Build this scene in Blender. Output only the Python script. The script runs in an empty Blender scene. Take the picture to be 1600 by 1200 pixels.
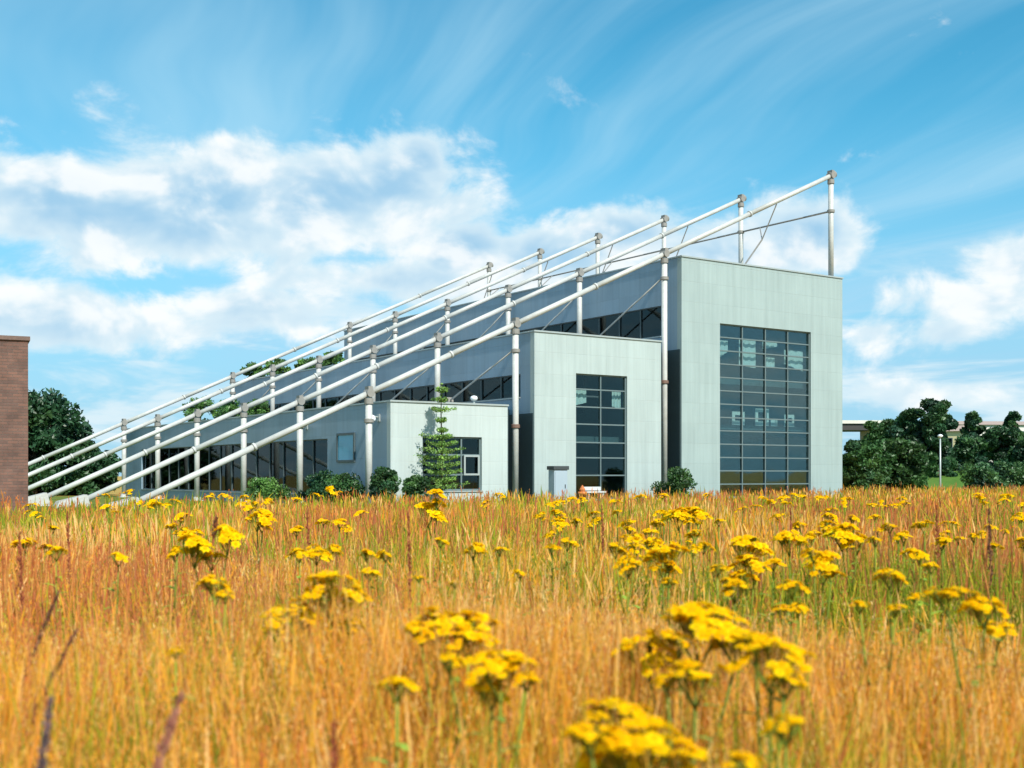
import bpy, math, random
import numpy as np
from mathutils import Vector, Matrix

random.seed(7)
rng = np.random.default_rng(11)
R = math.radians
scene = bpy.context.scene
col = scene.collection

# ------------------------------------------------------------------ camera
EYE = 1.40
F_PX = 1874.0                       # focal length in pixels of a 1600 px wide picture
cam_data = bpy.data.cameras.new("camera")
cam_data.sensor_width = 36.0
cam_data.lens = 36.0 * F_PX / 1600.0
cam_data.shift_y = 143.4 / 1600.0
cam_data.clip_start = 0.05
cam_data.clip_end = 5000.0
cam_data.dof.use_dof = True
cam_data.dof.focus_distance = 52.0
cam_data.dof.aperture_fstop = 3.2
cam = bpy.data.objects.new("camera", cam_data)
cam.location = (0.0, 0.0, EYE)
cam.rotation_euler = (R(90), 0, 0)
col.objects.link(cam)
scene.camera = cam

# ------------------------------------------------------------------ sun and sky
SUN_EL = R(46)
SUN_FROM = Vector((0.46, -0.80, 0)).normalized()          # towards the sun, in plan
sun_vec = Vector((SUN_FROM.x * math.cos(SUN_EL), SUN_FROM.y * math.cos(SUN_EL), math.sin(SUN_EL)))
sun_data = bpy.data.lights.new("sun", 'SUN')
sun_data.energy = 4.6
sun_data.angle = R(0.53)
sun_data.color = (1.0, 0.94, 0.84)
sun = bpy.data.objects.new("sun", sun_data)
sun.rotation_euler = sun_vec.to_track_quat('Z', 'Y').to_euler()
sun.location = (0, 0, 60)
col.objects.link(sun)

world = bpy.data.worlds.new("World")
scene.world = world
world.use_nodes = True
wt = world.node_tree
wt.nodes.clear()


def wn(kind, **kw):
    n = wt.nodes.new(kind)
    for k, v in kw.items():
        setattr(n, k, v)
    return n


def link(a, b):
    wt.links.new(a, b)


def wmath(op, a, b=None, c=None, clamp=False):
    n = wn('ShaderNodeMath', operation=op, use_clamp=clamp)
    for i, v in enumerate((a, b, c)):
        if v is None:
            continue
        if isinstance(v, (int, float)):
            n.inputs[i].default_value = v
        else:
            link(v, n.inputs[i])
    return n.outputs[0]


def wsmooth(x, lo, hi):
    n = wn('ShaderNodeMapRange', interpolation_type='SMOOTHSTEP')
    link(x, n.inputs[0])
    n.inputs[1].default_value = lo
    n.inputs[2].default_value = hi
    return n.outputs[0]


def wnoise(vec, scale, detail, rough, dist=0.0):
    n = wn('ShaderNodeTexNoise', noise_dimensions='2D')
    link(vec, n.inputs['Vector'])
    n.inputs['Scale'].default_value = scale
    n.inputs['Detail'].default_value = detail
    n.inputs['Roughness'].default_value = rough
    n.inputs['Distortion'].default_value = dist
    return n.outputs[0]


def wcomb(x, y, z=0.0):
    n = wn('ShaderNodeCombineXYZ')
    for i, v in enumerate((x, y, z)):
        if isinstance(v, (int, float)):
            n.inputs[i].default_value = v
        else:
            link(v, n.inputs[i])
    return n.outputs[0]


def wmix(fac, a, b):
    n = wn('ShaderNodeMix', data_type='RGBA')
    if isinstance(fac, (int, float)):
        n.inputs[0].default_value = fac
    else:
        link(fac, n.inputs[0])
    for i, v in ((6, a), (7, b)):
        if isinstance(v, tuple):
            n.inputs[i].default_value = (*v, 1)
        else:
            link(v, n.inputs[i])
    return n.outputs[2]


SKY_STRENGTH = 0.091
sky = wn('ShaderNodeTexSky', sky_type='NISHITA')
sky.sun_disc = False
sky.sun_elevation = SUN_EL
sky.sun_rotation = math.atan2(SUN_FROM.x, SUN_FROM.y)
sky.altitude = 0
sky.air_density = 1.0
sky.dust_density = 0.6
sky.ozone_density = 1.6
tint = wn('ShaderNodeMix', data_type='RGBA', blend_type='MULTIPLY')
tint.inputs[0].default_value = 1.0
link(sky.outputs[0], tint.inputs[6])
tint.inputs[7].default_value = (0.37, 1.22, 1.27, 1)
blue = tint.outputs[2]

tc = wn('ShaderNodeTexCoord')
sep = wn('ShaderNodeSeparateXYZ')
link(tc.outputs['Generated'], sep.inputs[0])
dx, dy, dz = sep.outputs
az = wmath('ARCTAN2', dx, dy)                     # 0 straight ahead, right positive
el = wmath('ARCSINE', dz)

# banks of cumulus: azimuth, elevation, half widths (radians) and weight
BANKS = [
    (-0.360, 0.216, 0.090, 0.026, 1.10), (-0.255, 0.222, 0.085, 0.034, 1.15), (-0.225, 0.254, 0.045, 0.018, .85),
    (-0.150, 0.224, 0.090, 0.032, 1.3), (-0.096, 0.236, 0.040, 0.028, 1.3), (-0.078, 0.256, 0.020, 0.018, 1.2),
    (-0.095, 0.218, 0.060, 0.026, 1.0), (-0.300, 0.200, 0.140, 0.034, 1.15), (-0.140, 0.206, 0.100, 0.024, 1.0), (-0.100, 0.160, 0.120, 0.018, .8),
    (-0.035, 0.184, 0.036, 0.020, 1.30), (0.030, 0.178, 0.070, 0.024, 1.25), (0.090, 0.196, 0.050, 0.020, 1.25), (0.150, 0.182, 0.060, 0.022, .95),
    (0.240, 0.190, 0.036, 0.024, 1.35), (0.200, 0.172, 0.060, 0.022, .9),
    (0.405, 0.165, 0.045, 0.022, 1.05), (0.370, 0.138, 0.070, 0.018, .75), (0.310, 0.112, 0.080, 0.014, .65),
    (-0.350, 0.120, 0.080, 0.026, .90), (-0.200, 0.132, 0.130, 0.022, .75), (-0.100, 0.150, 0.080, 0.018, .7),
    (0.330, 0.062, 0.080, 0.014, .62), (0.62, 0.20, 0.14, 0.05, .9), (-0.66, 0.20, 0.16, 0.05, .9),
]
mask = None
for (a0, e0, ra, re, wgt) in BANKS:
    da = wmath('MULTIPLY', wmath('SUBTRACT', az, a0), 1 / ra)
    de = wmath('MULTIPLY', wmath('SUBTRACT', el, e0), 1 / re)
    d2 = wmath('ADD', wmath('MULTIPLY', da, da), wmath('MULTIPLY', de, de))
    g = wmath('MULTIPLY', wmath('EXPONENT', wmath('MULTIPLY', d2, -0.62)), wgt)
    mask = g if mask is None else wmath('MAXIMUM', mask, g)
# everywhere else cumulus comes and goes with a slow noise, thinner towards the zenith
slow = wnoise(wcomb(wmath('MULTIPLY', az, 2.2), wmath('MULTIPLY', el, 6.0), 3.3), 1.0, 2.0, .5)
wide = wmath('MULTIPLY', wsmooth(slow, .50, .72), wsmooth(el, .62, .30))
away = wsmooth(wmath('ABSOLUTE', az), .46, .62)
mask = wmath('MAXIMUM', mask, wmath('MULTIPLY', wide, wmath('MULTIPLY', away, .8)))


def puff(da, de, det):
    v = wcomb(wmath('ADD', wmath('MULTIPLY', az, 1.0), da), wmath('ADD', wmath('MULTIPLY', el, 1.45), de), 0.7)
    big = wnoise(v, 13.0, det, .58, .2)
    return wmath('ADD', mask, wmath('MULTIPLY', wmath('SUBTRACT', big, .5), 1.45))


dens = puff(0.0, 0.0, 6.0)
dens_sun = puff(0.012, 0.030, 3.5)                     # a little nearer to the sun: how much cloud shades this point
cover = wsmooth(dens, .24, .70)
thick = wsmooth(wmath('SUBTRACT', wmath('ADD', dens, wmath('MULTIPLY', dens_sun, .9)), .0), .85, 2.5)
relief = wsmooth(wmath('SUBTRACT', dens, dens_sun), -.30, .34)
# high thin cirrus, combed along one wind direction on a flat layer high above
inv = wmath('DIVIDE', 1.0, wmath('MAXIMUM', dz, .03))
px_ = wmath('MULTIPLY', dx, inv)
py_ = wmath('MULTIPLY', dy, inv)
wa = -0.36
along = wmath('ADD', wmath('MULTIPLY', px_, math.sin(wa)), wmath('MULTIPLY', py_, math.cos(wa)))
across = wmath('SUBTRACT', wmath('MULTIPLY', px_, math.cos(wa)), wmath('MULTIPLY', py_, math.sin(wa)))
warp = wnoise(wcomb(wmath('MULTIPLY', across, .5), wmath('MULTIPLY', along, .35), 5.0), 1.0, 2.0, .5)
acr2 = wmath('ADD', across, wmath('MULTIPLY', warp, .9))
streak = wnoise(wcomb(wmath('MULTIPLY', acr2, 1.6), wmath('MULTIPLY', along, .16), 1.0), 1.0, 5.0, .58)
broad = wnoise(wcomb(wmath('MULTIPLY', acr2, .50), wmath('MULTIPLY', along, .13), 8.0), 1.0, 3.0, .5)
cirrus = wmath('MULTIPLY', wsmooth(wmath('ADD', wmath('MULTIPLY', streak, .55), wmath('MULTIPLY', broad, .6)), .44, .76), .60)
cirrus = wmath('MULTIPLY', cirrus, wsmooth(el, .02, .14))
# pale moisture low over the horizon
low = wmath('MULTIPLY', wsmooth(el, .32, .03), .85)

WHITE = (7.8, 8.0, 8.0)
VEIL = (4.2, 6.4, 7.5)
MILK = (6.0, 7.1, 7.6)
GREY = (2.9, 4.9, 6.6)
c1 = wmix(cirrus, blue, VEIL)
c1 = wmix(low, c1, (3.1, 5.0, 6.9))
shade = wmath('MULTIPLY', thick, wmath('SUBTRACT', 1.0, wmath('MULTIPLY', relief, .85)))
lit = wmix(wsmooth(wmath('SUBTRACT', dens, dens_sun), -.10, .30), MILK, WHITE)
c2 = wmix(wmath('MULTIPLY', shade, 1.05, clamp=True), lit, GREY)
# thin level sheets low in the sky
sheet = wnoise(wcomb(wmath('MULTIPLY', az, 5.0), wmath('MULTIPLY', el, 26.0)), 1.0, 5.0, .62, .3)
sheet = wmath('MULTIPLY', wmath('MULTIPLY', wsmooth(sheet, .44, .66), wsmooth(el, .205, .10)), .85)
c1 = wmix(sheet, c1, MILK)
c3 = wmix(wmath('MULTIPLY', cover, .97), c1, c2)
bg = wn('ShaderNodeBackground')
link(c3, bg.inputs[0])
bg.inputs[1].default_value = SKY_STRENGTH
world.cycles.sampling_method = 'MANUAL'
world.cycles.sample_map_resolution = 256
wo = wn('ShaderNodeOutputWorld')
link(bg.outputs[0], wo.inputs[0])

vs = scene.view_settings
vs.view_transform = 'Standard'
vs.look = 'None'
vs.exposure = 0.50
vs.gamma = 1.0
vs.use_curve_mapping = False
scene.cycles.max_bounces = 6
scene.cycles.diffuse_bounces = 3
scene.cycles.glossy_bounces = 3
scene.cycles.transparent_max_bounces = 12
scene.cycles.caustics_reflective = False
scene.cycles.caustics_refractive = False
scene.cycles.use_denoising = True

# ------------------------------------------------------------------ materials
MATS = {}


def srgb(r, g, b):
    f = lambda c: (c / 255 / 12.92) if c / 255 <= .04045 else ((c / 255 + .055) / 1.055) ** 2.4
    return (f(r), f(g), f(b))


class NT:
    """small helper around a material node tree"""
    def __init__(self, name):
        self.m = bpy.data.materials.new(name)
        self.m.use_nodes = True
        self.t = self.m.node_tree
        self.t.nodes.clear()
        self.out = self.t.nodes.new('ShaderNodeOutputMaterial')

    def n(self, kind, ins=None, **kw):
        nd = self.t.nodes.new(kind)
        for k, v in kw.items():
            setattr(nd, k, v)
        for k, v in (ins or {}).items():
            if isinstance(v, bpy.types.NodeSocket):
                self.t.links.new(v, nd.inputs[k])
            else:
                nd.inputs[k].default_value = v
        return nd

    def l(self, a, b):
        self.t.links.new(a, b)


def surf(name, c, rough=.6, metal=0.0, vary=.12, scale=1.2, stain=0.0, bump=.0, bscale=30, coat=0.0, streaky=False, spec=.5):
    """painted or plain surface: colour with soft large variation, fine grain and optional streaks"""
    if name in MATS:
        return MATS[name]
    N = NT(name)
    tcn = N.n('ShaderNodeTexCoord')
    mp = N.n('ShaderNodeMapping', {'Vector': tcn.outputs['Object'], 'Scale': (1, 1, .18) if streaky else (1, 1, 1)})
    n1 = N.n('ShaderNodeTexNoise', {'Vector': mp.outputs[0], 'Scale': scale, 'Detail': 6.0, 'Roughness': .6})
    n2 = N.n('ShaderNodeTexNoise', {'Vector': tcn.outputs['Object'], 'Scale': scale * 14, 'Detail': 4.0, 'Roughness': .6})
    add = N.n('ShaderNodeMath', {0: n1.outputs[0], 1: n2.outputs[0]}, operation='MULTIPLY_ADD')
    add.inputs[1].default_value = .75
    N.l(N.n('ShaderNodeMath', {0: n2.outputs[0], 1: .25}, operation='MULTIPLY').outputs[0], add.inputs[2])
    ramp = N.n('ShaderNodeMapRange', {0: add.outputs[0], 1: .3, 2: .7, 3: 1 - vary, 4: 1 + vary * .6})
    mul = N.n('ShaderNodeMix', {0: 1.0, 6: (*c, 1)}, data_type='RGBA', blend_type='MULTIPLY')
    cc = N.n('ShaderNodeCombineColor', {0: ramp.outputs[0], 1: ramp.outputs[0], 2: ramp.outputs[0]})
    N.l(cc.outputs[0], mul.inputs[7])
    p = N.n('ShaderNodeBsdfPrincipled', {'Base Color': mul.outputs[2], 'Roughness': rough, 'Metallic': metal,
                                         'Coat Weight': coat, 'Specular IOR Level': spec})
    if bump:
        b3 = N.n('ShaderNodeTexNoise', {'Vector': tcn.outputs['Object'], 'Scale': bscale, 'Detail': 5.0})
        bp = N.n('ShaderNodeBump', {'Strength': bump, 'Distance': .02, 'Height': b3.outputs[0]})
        N.l(bp.outputs[0], p.inputs['Normal'])
    N.l(p.outputs[0], N.out.inputs[0])
    MATS[name] = N.m
    return N.m


def cladding(name, c, pw=1.18, ph=1.0, rough=.42, vary=.022):
    """flat metal cladding: sheets of slightly different tone with narrow recessed joints (fine relief)"""
    N = NT(name)
    tcn = N.n('ShaderNodeTexCoord')
    sp = N.n('ShaderNodeSeparateXYZ', {0: tcn.outputs['Object']})
    s = N.n('ShaderNodeMath', {0: sp.outputs[0], 1: sp.outputs[1]}, operation='ADD')
    v = N.n('ShaderNodeCombineXYZ', {0: s.outputs[0], 1: sp.outputs[2]})
    br = N.n('ShaderNodeTexBrick', {'Vector': v.outputs[0], 'Color1': (0, 0, 0, 1), 'Color2': (1, 1, 1, 1), 'Mortar': (.5, .5, .5, 1),
                                    'Scale': 1.0, 'Mortar Size': .010, 'Mortar Smooth': .3, 'Brick Width': pw, 'Row Height': ph},
             offset=0.0)
    n1 = N.n('ShaderNodeTexNoise', {'Vector': tcn.outputs['Object'], 'Scale': .5, 'Detail': 5.0})
    mp = N.n('ShaderNodeMapping', {'Vector': tcn.outputs['Object'], 'Scale': (2.5, 2.5, .12)})
    n2 = N.n('ShaderNodeTexNoise', {'Vector': mp.outputs[0], 'Scale': 1.6, 'Detail': 6.0, 'Roughness': .65})
    t1 = N.n('ShaderNodeMapRange', {0: br.outputs[0], 3: 1 - vary, 4: 1 + vary})
    t2 = N.n('ShaderNodeMapRange', {0: n2.outputs[0], 1: .3, 2: .75, 3: 1.05, 4: .86})
    t3 = N.n('ShaderNodeMapRange', {0: n1.outputs[0], 1: .3, 2: .7, 3: .95, 4: 1.04})
    m1 = N.n('ShaderNodeMath', {0: t1.outputs[0], 1: t2.outputs[0]}, operation='MULTIPLY')
    m2 = N.n('ShaderNodeMath', {0: m1.outputs[0], 1: t3.outputs[0]}, operation='MULTIPLY')
    j = N.n('ShaderNodeMapRange', {0: br.outputs['Fac'], 3: 1.0, 4: .93})
    m3 = N.n('ShaderNodeMath', {0: m2.outputs[0], 1: j.outputs[0]}, operation='MULTIPLY')
    cc = N.n('ShaderNodeCombineColor', {0: m3.outputs[0], 1: m3.outputs[0], 2: m3.outputs[0]})
    mul = N.n('ShaderNodeMix', {0: 1.0, 6: (*c, 1), 7: cc.outputs[0]}, data_type='RGBA', blend_type='MULTIPLY')
    inv_ = N.n('ShaderNodeMath', {0: 1.0, 1: br.outputs['Fac']}, operation='SUBTRACT')
    bp = N.n('ShaderNodeBump', {'Strength': .5, 'Distance': .01, 'Height': inv_.outputs[0]})
    p = N.n('ShaderNodeBsdfPrincipled', {'Base Color': mul.outputs[2], 'Roughness': rough, 'Normal': bp.outputs[0]})
    N.l(p.outputs[0], N.out.inputs[0])
    return N.m


def glass(name, tint_c, refl=.55):
    N = NT(name)
    tcn = N.n('ShaderNodeTexCoord')
    nz = N.n('ShaderNodeTexNoise', {'Vector': tcn.outputs['Object'], 'Scale': .9, 'Detail': 2.0})
    bp = N.n('ShaderNodeBump', {'Strength': .05, 'Distance': .05, 'Height': nz.outputs[0]})
    tr = N.n('ShaderNodeBsdfTransparent', {'Color': (*tint_c, 1)})
    gl = N.n('ShaderNodeBsdfGlossy', {'Color': (.85, .95, .97, 1), 'Roughness': .03, 'Normal': bp.outputs[0]})
    fr = N.n('ShaderNodeFresnel', {'IOR': 1.5})
    f2 = N.n('ShaderNodeMath', {0: fr.outputs[0], 1: refl, 2: .018}, operation='MULTIPLY_ADD')
    mx = N.n('ShaderNodeMixShader', {0: f2.outputs[0], 1: tr.outputs[0], 2: gl.outputs[0]})
    N.l(mx.outputs[0], N.out.inputs[0])
    return N.m


def leafy(name, attr='tint', trans=.28, gloss=.0):
    """foliage: each blade's or leaf's own colour comes from a colour attribute of the mesh"""
    N = NT(name)
    at = N.n('ShaderNodeAttribute', attribute_name=attr)
    d = N.n('ShaderNodeBsdfDiffuse', {'Color': at.outputs[0], 'Roughness': .3})
    t = N.n('ShaderNodeBsdfTranslucent', {'Color': at.outputs[0]})
    mx = N.n('ShaderNodeMixShader', {0: trans, 1: d.outputs[0], 2: t.outputs[0]})
    if gloss:
        g = N.n('ShaderNodeBsdfGlossy', {'Color': (.9, .95, .9, 1), 'Roughness': .45})
        m2 = N.n('ShaderNodeMixShader', {0: gloss, 1: mx.outputs[0], 2: g.outputs[0]})
        mx = m2
    N.l(mx.outputs[0], N.out.inputs[0])
    return N.m


def brick_mat(name):
    N = NT(name)
    tcn = N.n('ShaderNodeTexCoord')
    sp = N.n('ShaderNodeSeparateXYZ', {0: tcn.outputs['Object']})
    s = N.n('ShaderNodeMath', {0: sp.outputs[0], 1: sp.outputs[1]}, operation='ADD')
    v = N.n('ShaderNodeCombineXYZ', {0: s.outputs[0], 1: sp.outputs[2]})
    br = N.n('ShaderNodeTexBrick', {'Vector': v.outputs[0], 'Color1': (.165, .085, .064, 1), 'Color2': (.105, .062, .052, 1),
                                    'Mortar': (.12, .085, .07, 1), 'Scale': 1.0, 'Mortar Size': .008, 'Mortar Smooth': .2,
                                    'Brick Width': .25, 'Row Height': .083, 'Bias': -.1})
    nz = N.n('ShaderNodeTexNoise', {'Vector': tcn.outputs['Object'], 'Scale': 1.4, 'Detail': 7.0, 'Roughness': .65})
    rr = N.n('ShaderNodeMapRange', {0: nz.outputs[0], 1: .3, 2: .7, 3: .62, 4: 1.40})
    cc = N.n('ShaderNodeCombineColor', {0: rr.outputs[0], 1: rr.outputs[0], 2: rr.outputs[0]})
    mul = N.n('ShaderNodeMix', {0: 1.0, 6: br.outputs[0], 7: cc.outputs[0]}, data_type='RGBA', blend_type='MULTIPLY')
    inv_ = N.n('ShaderNodeMath', {0: 1.0, 1: br.outputs['Fac']}, operation='SUBTRACT')
    bp = N.n('ShaderNodeBump', {'Strength': .8, 'Distance': .012, 'Height': inv_.outputs[0]})
    p = N.n('ShaderNodeBsdfPrincipled', {'Base Color': mul.outputs[2], 'Roughness': .9, 'Normal': bp.outputs[0]})
    N.l(p.outputs[0], N.out.inputs[0])
    return N.m


def ground_mat(name, cols, sc=.35):
    N = NT(name)
    tcn = N.n('ShaderNodeTexCoord')
    n1 = N.n('ShaderNodeTexNoise', {'Vector': tcn.outputs['Object'], 'Scale': sc, 'Detail': 8.0, 'Roughness': .65})
    n2 = N.n('ShaderNodeTexNoise', {'Vector': tcn.outputs['Object'], 'Scale': 9.0, 'Detail': 6.0, 'Roughness': .7})
    ad = N.n('ShaderNodeMath', {0: n1.outputs[0], 1: .6}, operation='MULTIPLY')
    a2 = N.n('ShaderNodeMath', {0: n2.outputs[0], 1: .4, 2: ad.outputs[0]}, operation='MULTIPLY_ADD')
    cr = N.n('ShaderNodeValToRGB', {0: a2.outputs[0]})
    el_ = cr.color_ramp.elements
    el_[0].position, el_[1].position = .36, .64
    el_[0].color, el_[1].color = (*cols[0], 1), (*cols[-1], 1)
    for k, c in enumerate(cols[1:-1]):
        e = el_.new(.36 + .28 * (k + 1) / (len(cols) - 1))
        e.color = (*c, 1)
    bp = N.n('ShaderNodeBump', {'Strength': .6, 'Distance': .05, 'Height': n2.outputs[0]})
    p = N.n('ShaderNodeBsdfPrincipled', {'Base Color': cr.outputs[0], 'Roughness': .95, 'Specular IOR Level': .1, 'Normal': bp.outputs[0]})
    N.l(p.outputs[0], N.out.inputs[0])
    return N.m


M = dict(
    facade=cladding('pale_mint_cladding', (.310, .390, .390)),
    facade_mid=cladding('paler_mint_cladding', (.380, .452, .450)),
    facade_low=cladding('palest_mint_cladding', (.440, .505, .500)),
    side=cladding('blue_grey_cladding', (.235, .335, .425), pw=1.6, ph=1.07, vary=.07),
    recess_shade=surf('painted_recess_shade', (.035, .060, .068), rough=.45, vary=.15),  # shade of the gaps between blocks, put into the colour
    roof=surf('roof_membrane', (.30, .33, .34), rough=.9, vary=.2),
    coping=surf('coping_metal', (.42, .47, .47), rough=.4, metal=.3, vary=.1),
    steel=surf('white_painted_steel', (.56, .57, .55), rough=.45, vary=.24, scale=3.0),
    joint=surf('weathered_joint_steel', (.30, .29, .27), rough=.6, vary=.3, scale=5),
    rust=surf('rusty_collar', (.22, .13, .10), rough=.75, vary=.35, scale=6),
    frame=surf('grey_window_frame', (.13, .18, .19), rough=.45, vary=.1),
    frame_dark=surf('dark_window_frame', (.07, .10, .11), rough=.45, vary=.1),
    glass=glass('tinted_window_glass', (.72, .84, .84), refl=.22),
    glass_dark=glass('dark_window_glass', (.20, .27, .28), refl=.30),
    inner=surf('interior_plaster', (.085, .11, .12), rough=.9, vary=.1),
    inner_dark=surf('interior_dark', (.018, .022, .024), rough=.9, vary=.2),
    blind=surf('pale_blind_fabric', (.74, .72, .70), rough=.85, vary=.08),
    brick=brick_mat('weathered_brick'),
    concrete=surf('pale_concrete', (.45, .45, .42), rough=.9, vary=.2, bump=.4),
    white=surf('white_box_paint', (.52, .54, .54), rough=.45, vary=.06),
    cabinet=surf('pale_blue_cabinet_paint', (.34, .42, .49), rough=.4, vary=.06),
    dark=surf('dark_cap', (.05, .06, .065), rough=.5),
    orange=surf('orange_plastic', (.70, .22, .05), rough=.5),
    lampglass=surf('frosted_lamp_glass', (.80, .86, .90), rough=.25),
    bark=surf('bark', (.11, .085, .06), rough=.95, vary=.35, scale=5, bump=.8, bscale=14),
    leaf=leafy('leaf_foliage', gloss=.03),
    grass=leafy('grass_blades', trans=.46),
    petal=leafy('flower_petals', trans=.42),
    stem=leafy('plant_stems', trans=.15),
    soil=ground_mat('meadow_soil', [(.30, .18, .05), (.42, .25, .07), (.30, .24, .06), (.46, .29, .09)]),
    lawn=ground_mat('mown_lawn', [(.07, .11, .02), (.13, .17, .035), (.20, .20, .05)], sc=.8),
    farlawn=ground_mat('far_lawn', [(.05, .12, .02), (.08, .16, .03), (.12, .18, .04)], sc=.2),
    yellow_wall=surf('ochre_render', (.66, .55, .33), rough=.9),
    pale_wall=surf('pale_render', (.70, .66, .60), rough=.9),
    red_roof=surf('faded_roof_tiles', (.44, .33, .28), rough=.9, vary=.3, scale=3),
    bridge=surf('dark_bridge_steel', (.045, .04, .04), rough=.7),
    insect=surf('dark_insect', (.03, .025, .02), rough=.8),
)

# ------------------------------------------------------------------ mesh helpers


class MB:
    def __init__(self):
        self.v, self.f = [], []

    def poly(self, pts, faces):
        o = len(self.v)
        self.v += [tuple(p) for p in pts]
        self.f += [tuple(o + i for i in f) for f in faces]
        return self

    def box(self, x0, x1, y0, y1, z0, z1):
        return self.poly([(x0, y0, z0), (x1, y0, z0), (x1, y1, z0), (x0, y1, z0), (x0, y0, z1), (x1, y0, z1), (x1, y1, z1), (x0, y1, z1)],
                         [(0, 3, 2, 1), (4, 5, 6, 7), (0, 1, 5, 4), (1, 2, 6, 5), (2, 3, 7, 6), (3, 0, 4, 7)])

    def skew(self, axis, amt):
        """tilt a thin sheet a little, as glass sits in its frame"""
        s0, s1 = random.uniform(-amt, amt), random.uniform(-amt, amt)
        c = [sum(p[k] for p in self.v) / len(self.v) for k in range(3)]
        o = 1 - axis
        w_ = max(abs(p[o] - c[o]) for p in self.v)
        h_ = max(abs(p[2] - c[2]) for p in self.v)
        nv = []
        for p in self.v:
            p = list(p)
            p[axis] += s0 * (p[o] - c[o]) / w_ + s1 * (p[2] - c[2]) / h_
            nv.append(tuple(p))
        self.v = nv
        return self

    def rod(self, a, b, r0, r1=None, n=12, cap=True):
        a, b = Vector(a), Vector(b)
        r1 = r0 if r1 is None else r1
        d = (b - a).normalized()
        s = d.orthogonal().normalized()
        t = d.cross(s)
        pts, fs = [], []
        for c, r in ((a, r0), (b, r1)):
            for k in range(n):
                an = 2 * math.pi * k / n
                pts.append(c + (s * math.cos(an) + t * math.sin(an)) * r)
        for k in range(n):
            k2 = (k + 1) % n
            fs.append((k, k2, n + k2, n + k))
        if cap:
            fs.append(tuple(range(n - 1, -1, -1)))
            fs.append(tuple(range(n, 2 * n)))
        return self.poly(pts, fs)

    def path(self, pts, radii, n=6):
        """smooth tapered tube through points"""
        o = len(self.v)
        pts = [Vector(p) for p in pts]
        m = len(pts)
        ref = Vector((.31, .77, .56))
        for i, p in enumerate(pts):
            d = (pts[min(i + 1, m - 1)] - pts[max(i - 1, 0)]).normalized()
            s = d.cross(ref).normalized()
            t = d.cross(s)
            for k in range(n):
                an = 2 * math.pi * k / n
                self.v.append(tuple(p + (s * math.cos(an) + t * math.sin(an)) * radii[i]))
        for i in range(m - 1):
            for k in range(n):
                k2 = (k + 1) % n
                self.f.append((o + i * n + k, o + i * n + k2, o + (i + 1) * n + k2, o + (i + 1) * n + k))
        self.f.append(tuple(o + k for k in range(n - 1, -1, -1)))
        self.f.append(tuple(o + (m - 1) * n + k for k in range(n)))
        return self

    def lathe(self, prof, n=16, c=(0, 0, 0)):
        o = len(self.v)
        for (r, z) in prof:
            for k in range(n):
                an = 2 * math.pi * k / n
                self.v.append((c[0] + r * math.cos(an), c[1] + r * math.sin(an), c[2] + z))
        for i in range(len(prof) - 1):
            for k in range(n):
                k2 = (k + 1) % n
                self.f.append((o + i * n + k, o + i * n + k2, o + (i + 1) * n + k2, o + (i + 1) * n + k))
        self.f.append(tuple(o + k for k in range(n - 1, -1, -1)))
        self.f.append(tuple(o + (len(prof) - 1) * n + k for k in range(n)))
        return self

    def mesh(self, name, mat, smooth=False, bevel=0.0):
        me = bpy.data.meshes.new(name)
        me.from_pydata(self.v, [], self.f)
        me.materials.append(mat)
        if smooth:
            me.polygons.foreach_set('use_smooth', [len(p.vertices) <= 4 for p in me.polygons])
        me.update()
        return me

    def build(self, name, mat, parent=None, smooth=False, bevel=0.0, loc=None):
        ob = bpy.data.objects.new(name, self.mesh(name, mat, smooth))
        col.objects.link(ob)
        if parent is not None:
            ob.parent = parent
        if loc is not None:
            ob.location = loc
        if bevel:
            bm_ = ob.modifiers.new('edge', 'BEVEL')
            bm_.width = bevel
            bm_.segments = 2
            bm_.limit_method = 'ANGLE'
        return ob


def np_mesh(name, verts, loops, starts, totals, mat, tint_v=None):
    """big mesh from arrays; tint_v is a colour for every vertex"""
    me = bpy.data.meshes.new(name)
    me.vertices.add(len(verts))
    me.vertices.foreach_set('co', np.ascontiguousarray(verts, dtype=np.float32).ravel())
    me.loops.add(len(loops))
    me.loops.foreach_set('vertex_index', np.ascontiguousarray(loops, dtype=np.int32))
    me.polygons.add(len(starts))
    me.polygons.foreach_set('loop_start', np.ascontiguousarray(starts, dtype=np.int32))
    me.polygons.foreach_set('loop_total', np.ascontiguousarray(totals, dtype=np.int32))
    if tint_v is not None:
        at = me.color_attributes.new('tint', 'FLOAT_COLOR', 'POINT')
        c4 = np.ones((len(verts), 4), dtype=np.float32)
        c4[:, :3] = tint_v
        at.data.foreach_set('color', c4.ravel())
    me.materials.append(mat)
    me.update(calc_edges=True)
    me.validate()
    return me


def obj(name, me, parent=None, loc=None, rot=None, scale=None):
    o = bpy.data.objects.new(name, me)
    col.objects.link(o)
    if parent is not None:
        o.parent = parent
    if loc is not None:
        o.location = loc
    if rot is not None:
        o.rotation_euler = rot
    if scale is not None:
        o.scale = scale
    return o


def tag(o, label, cat, group=None):
    o['label'] = label
    o['category'] = cat
    if group:
        o['group'] = group
    return o


def empty(name, loc, rz=0.0):
    o = bpy.data.objects.new(name, None)
    o.empty_display_size = .3
    col.objects.link(o)
    o.location = loc
    o.rotation_euler = (0, 0, rz)
    return o


def kind(o, k, label=None):
    o['kind'] = k
    if label:
        o['label'] = label
    return o


# ------------------------------------------------------------------ the building's own axes
TH = 0.5994
ORG = Vector((8.343, 59.0, 0.0))                         # foot of the tall block's left front corner
FU = Vector((math.cos(TH), math.sin(TH), 0))             # u: along the facades, to the right
BV = Vector((-math.sin(TH), math.cos(TH), 0))            # v: away from the facades, to the back


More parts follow.
